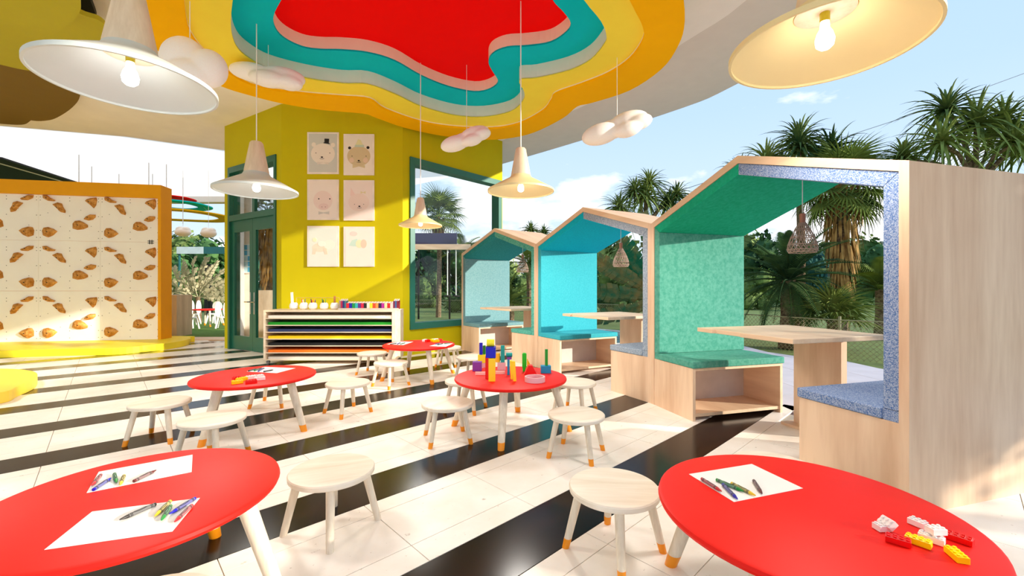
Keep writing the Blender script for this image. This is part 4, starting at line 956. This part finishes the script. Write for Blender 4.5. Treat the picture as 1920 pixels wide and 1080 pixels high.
FM = {'cycad': frond_mesh('frond', 1.25, 34, .22, lg2, .45, .011, 3), 'feather': frond_mesh('frond', 1.3, 28, .32, lg1, .5, .014, 4), 'fan': fan_mesh('fan_frond', 1.05, lg1, 20, .5, .022), 'fan2': fan_mesh('fan_frond', .9, lg3, 18, .45, .024, 5)}
def palm(name, label, loc, trunk_h, tr, mesh, n, tilt=(-.5, 1.2), scale=1, gz=-.08, group='garden palms', skirt=None):
    t = thing(name, label, 'palm', (loc[0], loc[1], gz), 0, group); rn = random.Random(hash(label) % 1000 if False else len(label)*7+n)
    MB().tube([(0, 0, 0), (.04, .02, trunk_h*.5), (0, 0, trunk_h)], tr*1.25, 10, tr*.9).build('trunk', trk, t)
    for i in range(n):
        az = i*2.39996; el = tilt[0]+(tilt[1]-tilt[0])*((i+.5)/n)
        o = link('frond', mesh, t, (0, 0, trunk_h-.02), None); o.rotation_euler = (0, -el, az); s = scale*rn.uniform(.85, 1.1); o.scale = (s, s, s)
    if skirt:
        m = MB(); z0, z1, r0, r1 = skirt
        for i in range(620):
            a = rn.uniform(0, 2*PI); k = rn.random(); z = z1+(z0-z1)*(k**.8)-.15; r = (r1+(r0-r1)*((z-z0)/(z1-z0) if z1 != z0 else 0))*rn.uniform(.6, 1.05); r = max(.06, r)
            p = Vector((r*math.cos(a), r*math.sin(a), z+.3)); blade(m, p, Vector((math.cos(a)*.15, math.sin(a)*.15, -1)), None, rn.uniform(.3, .6), rn.uniform(.012, .03), -.05, 3)
        tag(m.build('dead_frond_skirt', dead, t), None, None, kind='stuff')
    return t
def strap_tree(label, loc, heads, trunk_top, scale=1, gz=-.08, L=.75, group='strap leaved screw pines', name='screw_pine', leaves=76, mat=None):
    t = thing(name, label, 'tree', (loc[0], loc[1], gz), 0, group); rn = random.Random(len(label)); mat = mat or lg3
    MB().tube([(0, 0, 0), (.05, 0, trunk_top*.6), (0, 0, trunk_top)], .11*scale, 8, .07*scale).build('trunk', trk, t)
    for (x, y, z, s) in heads:
        MB().tube([(0, 0, trunk_top-.05), (x*.5, y*.5, trunk_top+(z-trunk_top)*.7), (x, y, z-.05)], .05*scale, 7, .035*scale).build('branch', trk, t)
        m = MB()
        for i in range(leaves):
            az = i*2.39996; el = 1.45-1.9*(i/leaves)**.9; d = Vector((math.cos(az)*math.cos(el), math.sin(az)*math.cos(el), math.sin(el)))
            blade(m, Vector((x, y, z)), d, None, L*s*rn.uniform(.8, 1.15), .034*s*scale, .42+.45*rn.random()*math.cos(el), 6, .6)
        m.build('leaf_rosette', mat, t)
    return t
def at(u, v, Y): p = py(u, v, Y); return p
# right background
A_ = at(1578, 262, 9.2)
t = palm('skirted_palm', 'fan palm with a long skirt of dead fronds behind near booth', (A_.x, A_.y), 3.35, .12, FM['fan'], 44, (-1.1, 1.2), 1.1, skirt=(.75, 3.3, .48, .14))
strap_tree('screw pine crown over the near booth roof', (A_.x-.1, A_.y+1.2), [(0, 0, 4.55, 1), (-.75, .1, 4.25, .95), (.7, -.1, 4.4, 1), (.2, .3, 4.85, .95), (-1.35, .2, 4.0, .75), (1.4, .1, 4.05, .8), (.3, -.3, 4.1, .9)], 3.4, L=1.1)
B_ = at(1830, 262, 8.8)
strap_tree('large screw pine crown at the right picture edge', (B_.x, B_.y), [(0, 0, 4.5, 1.1), (-.8, -.1, 4.1, 1), (.7, .1, 4.6, 1), (-.2, .4, 4.95, 1), (-1.4, .1, 3.85, .8), (1.2, 0, 4.1, 1), (.3, -.4, 4.0, 1)], 3.3, L=1.05)
E_ = at(1210, 382, 14)
strap_tree('screw pine crown above the cyan booth roof', (E_.x, E_.y), [(0, 0, 4.1, 1.1), (-.85, 0, 3.75, 1), (.75, 0, 3.9, 1), (.2, .2, 4.6, 1), (-.4, -.2, 4.25, .9), (1.1, .2, 4.2, .9)], 3.1, L=1.0)
G_ = at(995, 440, 18)
strap_tree('small screw pine crown above the pale blue booth', (G_.x, G_.y), [(0, 0, 3.55, 1), (.55, 0, 3.45, .9), (-.3, .2, 3.2, .8)], 2.8, L=.7)
C_ = at(1478, 525, 8.0)
palm('cycad', 'dark cycad with arching feather fronds behind near booth', (C_.x, C_.y), C_.z+.08, .14, FM['cycad'], 46, (-.95, 1.25), 1.05)
D_ = at(1560, 590, 7.6)
palm('dwarf_palm', 'dwarf fan palm low at the fence behind near booth', (D_.x, D_.y), .55, .09, FM['fan2'], 26, (-.15, 1.25), .85)
D2 = at(1650, 560, 9.5)
palm('dwarf_palm', 'feather palm behind the dwarf palm at the fence', (D2.x, D2.y), 1.1, .1, FM['feather'], 22, (-.2, 1.2), 1.0)
H_ = at(990, 520, 13)
palm('feather_palm', 'slender feather palm seen through the pale blue booth', (H_.x, H_.y), H_.z+.5, .07, FM['feather'], 20, (-.5, 1.0), .9)
palm('dwarf_palm', 'small feather palm low behind the pale blue booth', (-.05, 12.3), .7, .08, FM['feather'], 18, (-.2, 1.2), .8)
W_ = at(822, 405, 16.5)
palm('fan_palm', 'fan palm with a bare trunk seen through the window', (W_.x, W_.y), W_.z+.08, .085, FM['fan'], 44, (-.7, 1.35), 1.15, skirt=(2.9, 3.7, .28, .12))
W2 = at(870, 470, 20); palm('feather_palm', 'thin palm at the right of the window view', (W2.x, W2.y), W2.z, .09, FM['feather'], 18, (-.3, 1.2), 1.1)
I_ = at(503, 395, 9.75)
palm('feather_palm', 'drooping palm seen through the door glass', (I_.x, I_.y), I_.z+.08, .08, FM['fan'], 26, (-1.1, .9), .5, skirt=(1.3, 2.6, .22, .1))
tag(MB().box(-5.72, -5.05, 9.25, 9.55, -.03, 1.0).build('planter_box', wood('planter_wood', (226, 206, 182), (198, 176, 150), 'Z', 3)), 'pale wooden planter box behind the door glass', 'planter')
# traveller palm with big ragged leaves behind the cyan booth; pale fan palm at left
def big_leaf(L, w, mat, seed):
    rn = random.Random(seed); m = MB(); n = 14
    mid_ = [Vector((L*i/n, 0, .25*L*(i/n)-.30*L*(i/n)**2)) for i in range(n+1)]
    m.tube(mid_, .016, 5, .004)
    for i in range(2, n):
        for s in (-1, 1):
            t = i/n; ww = w*math.sin(PI*min(1, (t-.1)/.92))**.6*rn.uniform(.85, 1.05)+.01; p, q = mid_[i], mid_[i+1]; dd = (q-p)
            dr_ = rn.uniform(-.10, .03); e0 = p+Vector((dd.x*.5, s*ww, dr_)); e1 = q+Vector((dd.x*.35, s*ww*.97, dr_+rn.uniform(-.02, .02)))
            c0 = p.lerp(e0, .5)+Vector((0, 0, .03)); c1 = q.lerp(e1, .5)+Vector((0, 0, .03))
            m.add([p, q, c1, e1, e0, c0], [(0, 1, 2, 5), (5, 2, 3, 4)])
    return m.mesh('big_leaf', mat)
def traveller(label, loc, L, w, mat, n, a0, a1, yaw, trunk_h, base_r=.12):
    t = thing('traveller_palm', label, 'palm', (loc[0], loc[1], -.08), yaw, 'fan shaped traveller palms'); ms = [big_leaf(L, w, mat, k) for k in range(3)]
    MB().tube([(0, 0, 0), (0, 0, trunk_h)], base_r, 10, base_r*.8).build('trunk', trk, t)
    for i in range(n):
        el = a0+(a1-a0)*i/(n-1)
        o = link('leaf', ms[i % 3], t, (0, .02*(i % 3), trunk_h-.03)); o.rotation_euler = (1.1 if mat is lg4 else 1.25, -el, 0) if False else (0, 0, 0)
        R = Matrix.Rotation(-el, 4, 'Y') @ Matrix.Rotation(1.15+.1*(i % 3), 4, 'X'); o.rotation_euler = R.to_euler()
    return t
T_ = at(1243, 545, 10.5)
traveller('dark ragged traveller palm behind the cyan booth', (T_.x, T_.y), 2.15, .23, lg4, 7, .95, PI+.32, 0.0, T_.z-.05)
V_ = at(372, 552, 14.0)
traveller('pale fan palm in the garden beyond the climbing wall', (V_.x, V_.y), 1.35, .15, lg5, 12, -.05, PI+.05, 0, V_.z+.0, .1)

# trees and hedge
def crown_mesh(seed, n=1500, sz=.22):
    rn = random.Random(seed); m = MB(); bl = [(rn.uniform(-1, 1), rn.uniform(-.8, .8), rn.uniform(-.7, 1.0), rn.uniform(.55, 1.0)) for _ in range(9)]
    vs, fs = [], []
    for i in range(n):
        x, y, z, r = rn.choice(bl); v = Vector((rn.gauss(0, 1), rn.gauss(0, 1), rn.gauss(0, 1))).normalized()*r*rn.uniform(.75, 1.05); p = Vector((x, y, z))+v
        a = Vector((rn.gauss(0, 1), rn.gauss(0, 1), rn.gauss(0, 1))).normalized(); b = a.cross(v).normalized() if a.cross(v).length > .01 else Vector((1, 0, 0)); a = b.cross(Vector((rn.random(), rn.random(), 1)).normalized())
        s = sz*rn.uniform(.5, 1.1); k = len(vs); vs += [p-a*s, p-b*s*.5, p+a*s, p+b*s*.5]; fs.append((k, k+1, k+2, k+3))
    m.add(vs, fs)
    for x, y, z, r in bl:
        c = MB(); n2 = 7
        prof = [(r*.7*math.sin(PI*(i+.5)/n2), z-r*.7*math.cos(PI*(i+.5)/n2)) for i in range(n2)]
        m.lathe(prof, 9, Matrix.Translation((x, y, 0)))
    return m
tm = [crown_mesh(s).mesh('crown', leafmat('tree_leaf_%d' % k, c[0], c[1], 1.2)) for k, (s, c) in enumerate(((11, ((26, 60, 40), (92, 132, 76))), (12, ((22, 62, 62), (66, 118, 102))), (13, ((60, 84, 40), (176, 192, 112)))))]
tk = MB().tube([(0, 0, 0), (0, 0, 1)], .16, 8, .1).mesh('trunk', trk)
spots = []
rn = random.Random(5)
for i in range(30):
    u = -30+70*i; Y = (26, 33, 39)[i % 3]+rn.uniform(-1, 1); vt = {0: 432, 1: 440, 2: 425}[i % 3]+rn.uniform(-12, 16)
    if 980 < u < 1120: vt = 470
    if 860 < u < 960: vt = 480
    if u > 1650: vt = 430
    spots.append((u, Y, vt, i % 3))
ORD = ['first', 'second', 'third', 'fourth', 'fifth', 'sixth']
seen = {}
def uniq(l):
    seen[l] = seen.get(l, 0)+1
    return l+', '+ORD[seen[l]-1]+' from the left'
words = ['dark green', 'blue green', 'light olive']
def treelabel(u):
    if u < 440: return 'beyond the left garden gap'
    if u < 780: return 'hidden behind the lime walls'
    if u < 880: return 'in the window view'
    if u < 1010: return 'behind the pale blue booth'
    if u < 1230: return 'behind the cyan booth'
    return 'behind the near booth'
for u, Y, vt, k in spots:
    if 470 < u < 720 and u != 0 and not (480 < u < 530): continue
    h = H+(V0-vt)/F*Y; s = h/2.9*.98
    t = thing('garden_tree', uniq(words[k]+' leafy tree '+treelabel(u)), 'tree', ((u-U0)/F*Y, Y, -.08), rn.uniform(0, 6), 'distant tree line')
    o = link('crown', tm[k], t, (0, 0, h-1.9*s*.9)); o.scale = (s*.85, s*.7, s*.95)
    o2 = link('trunk', tk, t); o2.scale = (1.4, 1.4, max(.4, h-2.2*s))
t = thing('garden_tree', 'added leafy tree shading the outer side of the near booth, outside the view', 'tree', (6.9, .55, -.08), 1.0, 'shade trees')  # unseen tree, added to keep sun off the booth's outer wall
o = link('crown', tm[0], t, (0, 0, 2.45)); o.scale = (.72, .72, .85); o2 = link('trunk', tk, t); o2.scale = (.8, .8, 2.0)
hm = crown_mesh(21, 900, .16).mesh('foliage', leafmat('hedge_leaf', (38, 62, 32), (130, 154, 84), 1.5))
for i, u in enumerate([345, 395, 800, 875, 960, 1050, 1160, 1420, 1560, 1690]):
    Y = 20+(i % 3)*2.6
    t = tag(link('shrub', hm, None, ((u-U0)/F*Y, Y, .75), (0, 0, i)), uniq('rounded shrub '+treelabel(u)), 'shrub', 'distant shrubs'); t.scale = (.78, .62, .75)

# pergola with swings seen through the window
pg = thing('swing_pergola', 'wooden beam pergola with a dark board seen through the window', 'pergola', (0, 0, 0))
p0, p1 = at(762, 458, 15), at(882, 468, 15)
MB().box(p0.x-.6, p1.x, 14.95, 15.1, p1.z, p0.z).build('beam', boothwoodx, pg)
for x in (p0.x-.55, p1.x-.12): MB().box(x, x+.12, 14.95, 15.1, -.08, p1.z).build('post', boothwood, pg)
q0, q1 = at(768, 440, 15.6), at(857, 458, 15.6)
MB().box(q0.x, q1.x, 15.55, 15.6, q1.z, q0.z+.05).build('board', plain('dark_violet_board', (58, 54, 84), .4), pg)
for x in (q0.x+.3, q1.x-.3): MB().box(x, x+.06, 15.56, 15.6, -.08, q1.z).build('board_post', black, pg)
for k, u in enumerate((839, 855)):
    p = at(u, 555, 15.02); 
    s = thing('swing', ('left', 'right')[k]+' rope swing hanging from the pergola in the window view', 'swing', (p.x, p.y, 0), 0, 'rope swings')
    MB().tube([(0, 0, p.z), (0, 0, p1.z)], .02, 6).build('rope', white, s)
    MB().lathe([(.02, p.z-.03), (.13, p.z-.02), (.13, p.z+.02), (.02, p.z+.03)], 14).build('seat_disc', black, s)

# chain link fence
def fence(pts, label, hgt=.62, pitch=.075):
    t = thing('chain_link_fence', label, 'fence', (0, 0, 0), 0, 'garden chain link fence'); wire = plain('fence_wire', (150, 146, 104), .5)
    wm_, rails = MB(), MB()
    for i in range(len(pts)-1):
        a, b = Vector(pts[i]), Vector(pts[i+1]); L = (b-a).length; d = (b-a)/L; n = int(L/pitch)
        P = lambda s, z: (a.x+d.x*s, a.y+d.y*s, z-.08)
        for k in range(-int(hgt/pitch), n):
            for sg in (0, 1):
                s0_, s1_ = k*pitch, k*pitch+hgt; z0_, z1_ = (0, hgt) if sg == 0 else (hgt, 0)
                if s1_ < .02 or s0_ > L-.02: continue
                if s0_ < 0: f = -s0_/hgt; z0_ = z0_+(z1_-z0_)*f; s0_ = 0
                if s1_ > L: f = (L-s0_)/(s1_-s0_); z1_ = z0_+(z1_-z0_)*f; s1_ = L
                wm_.tube([P(s0_, z0_), P(s1_, z1_)], .0035, 3, cap=False)
        MB().tube([P(0, 0), P(0, hgt+.06)], .02, 8).build('post', wire, t)
        rails.tube([P(0, hgt), P(L, hgt)], .01, 5)
    tag(wm_.build('wire_mesh', wire, t), None, None, kind='stuff'); rails.build('top_rail', wire, t)
fence([(9.5, 3.6), (7.0, 5.2), (5.2, 6.8), (4.3, 8.8), (3.5, 12.6), (1.6, 15.6)], 'low chain link fence curving behind the near and cyan booths')
fence([(1.6, 15.6), (-1.4, 17.6), (-4.6, 18.6)], 'far stretch of chain link fence in the window view', pitch=.11)

# overhead wire
tag(MB().tube([py(1230, 372, 22), py(1690, 222, 22), py(1990, 112, 22)], .018, 6).build('overhead_wire', plain('cable_grey', (120, 130, 140), .6)), 'thin overhead cable crossing the sky at right', 'cable')
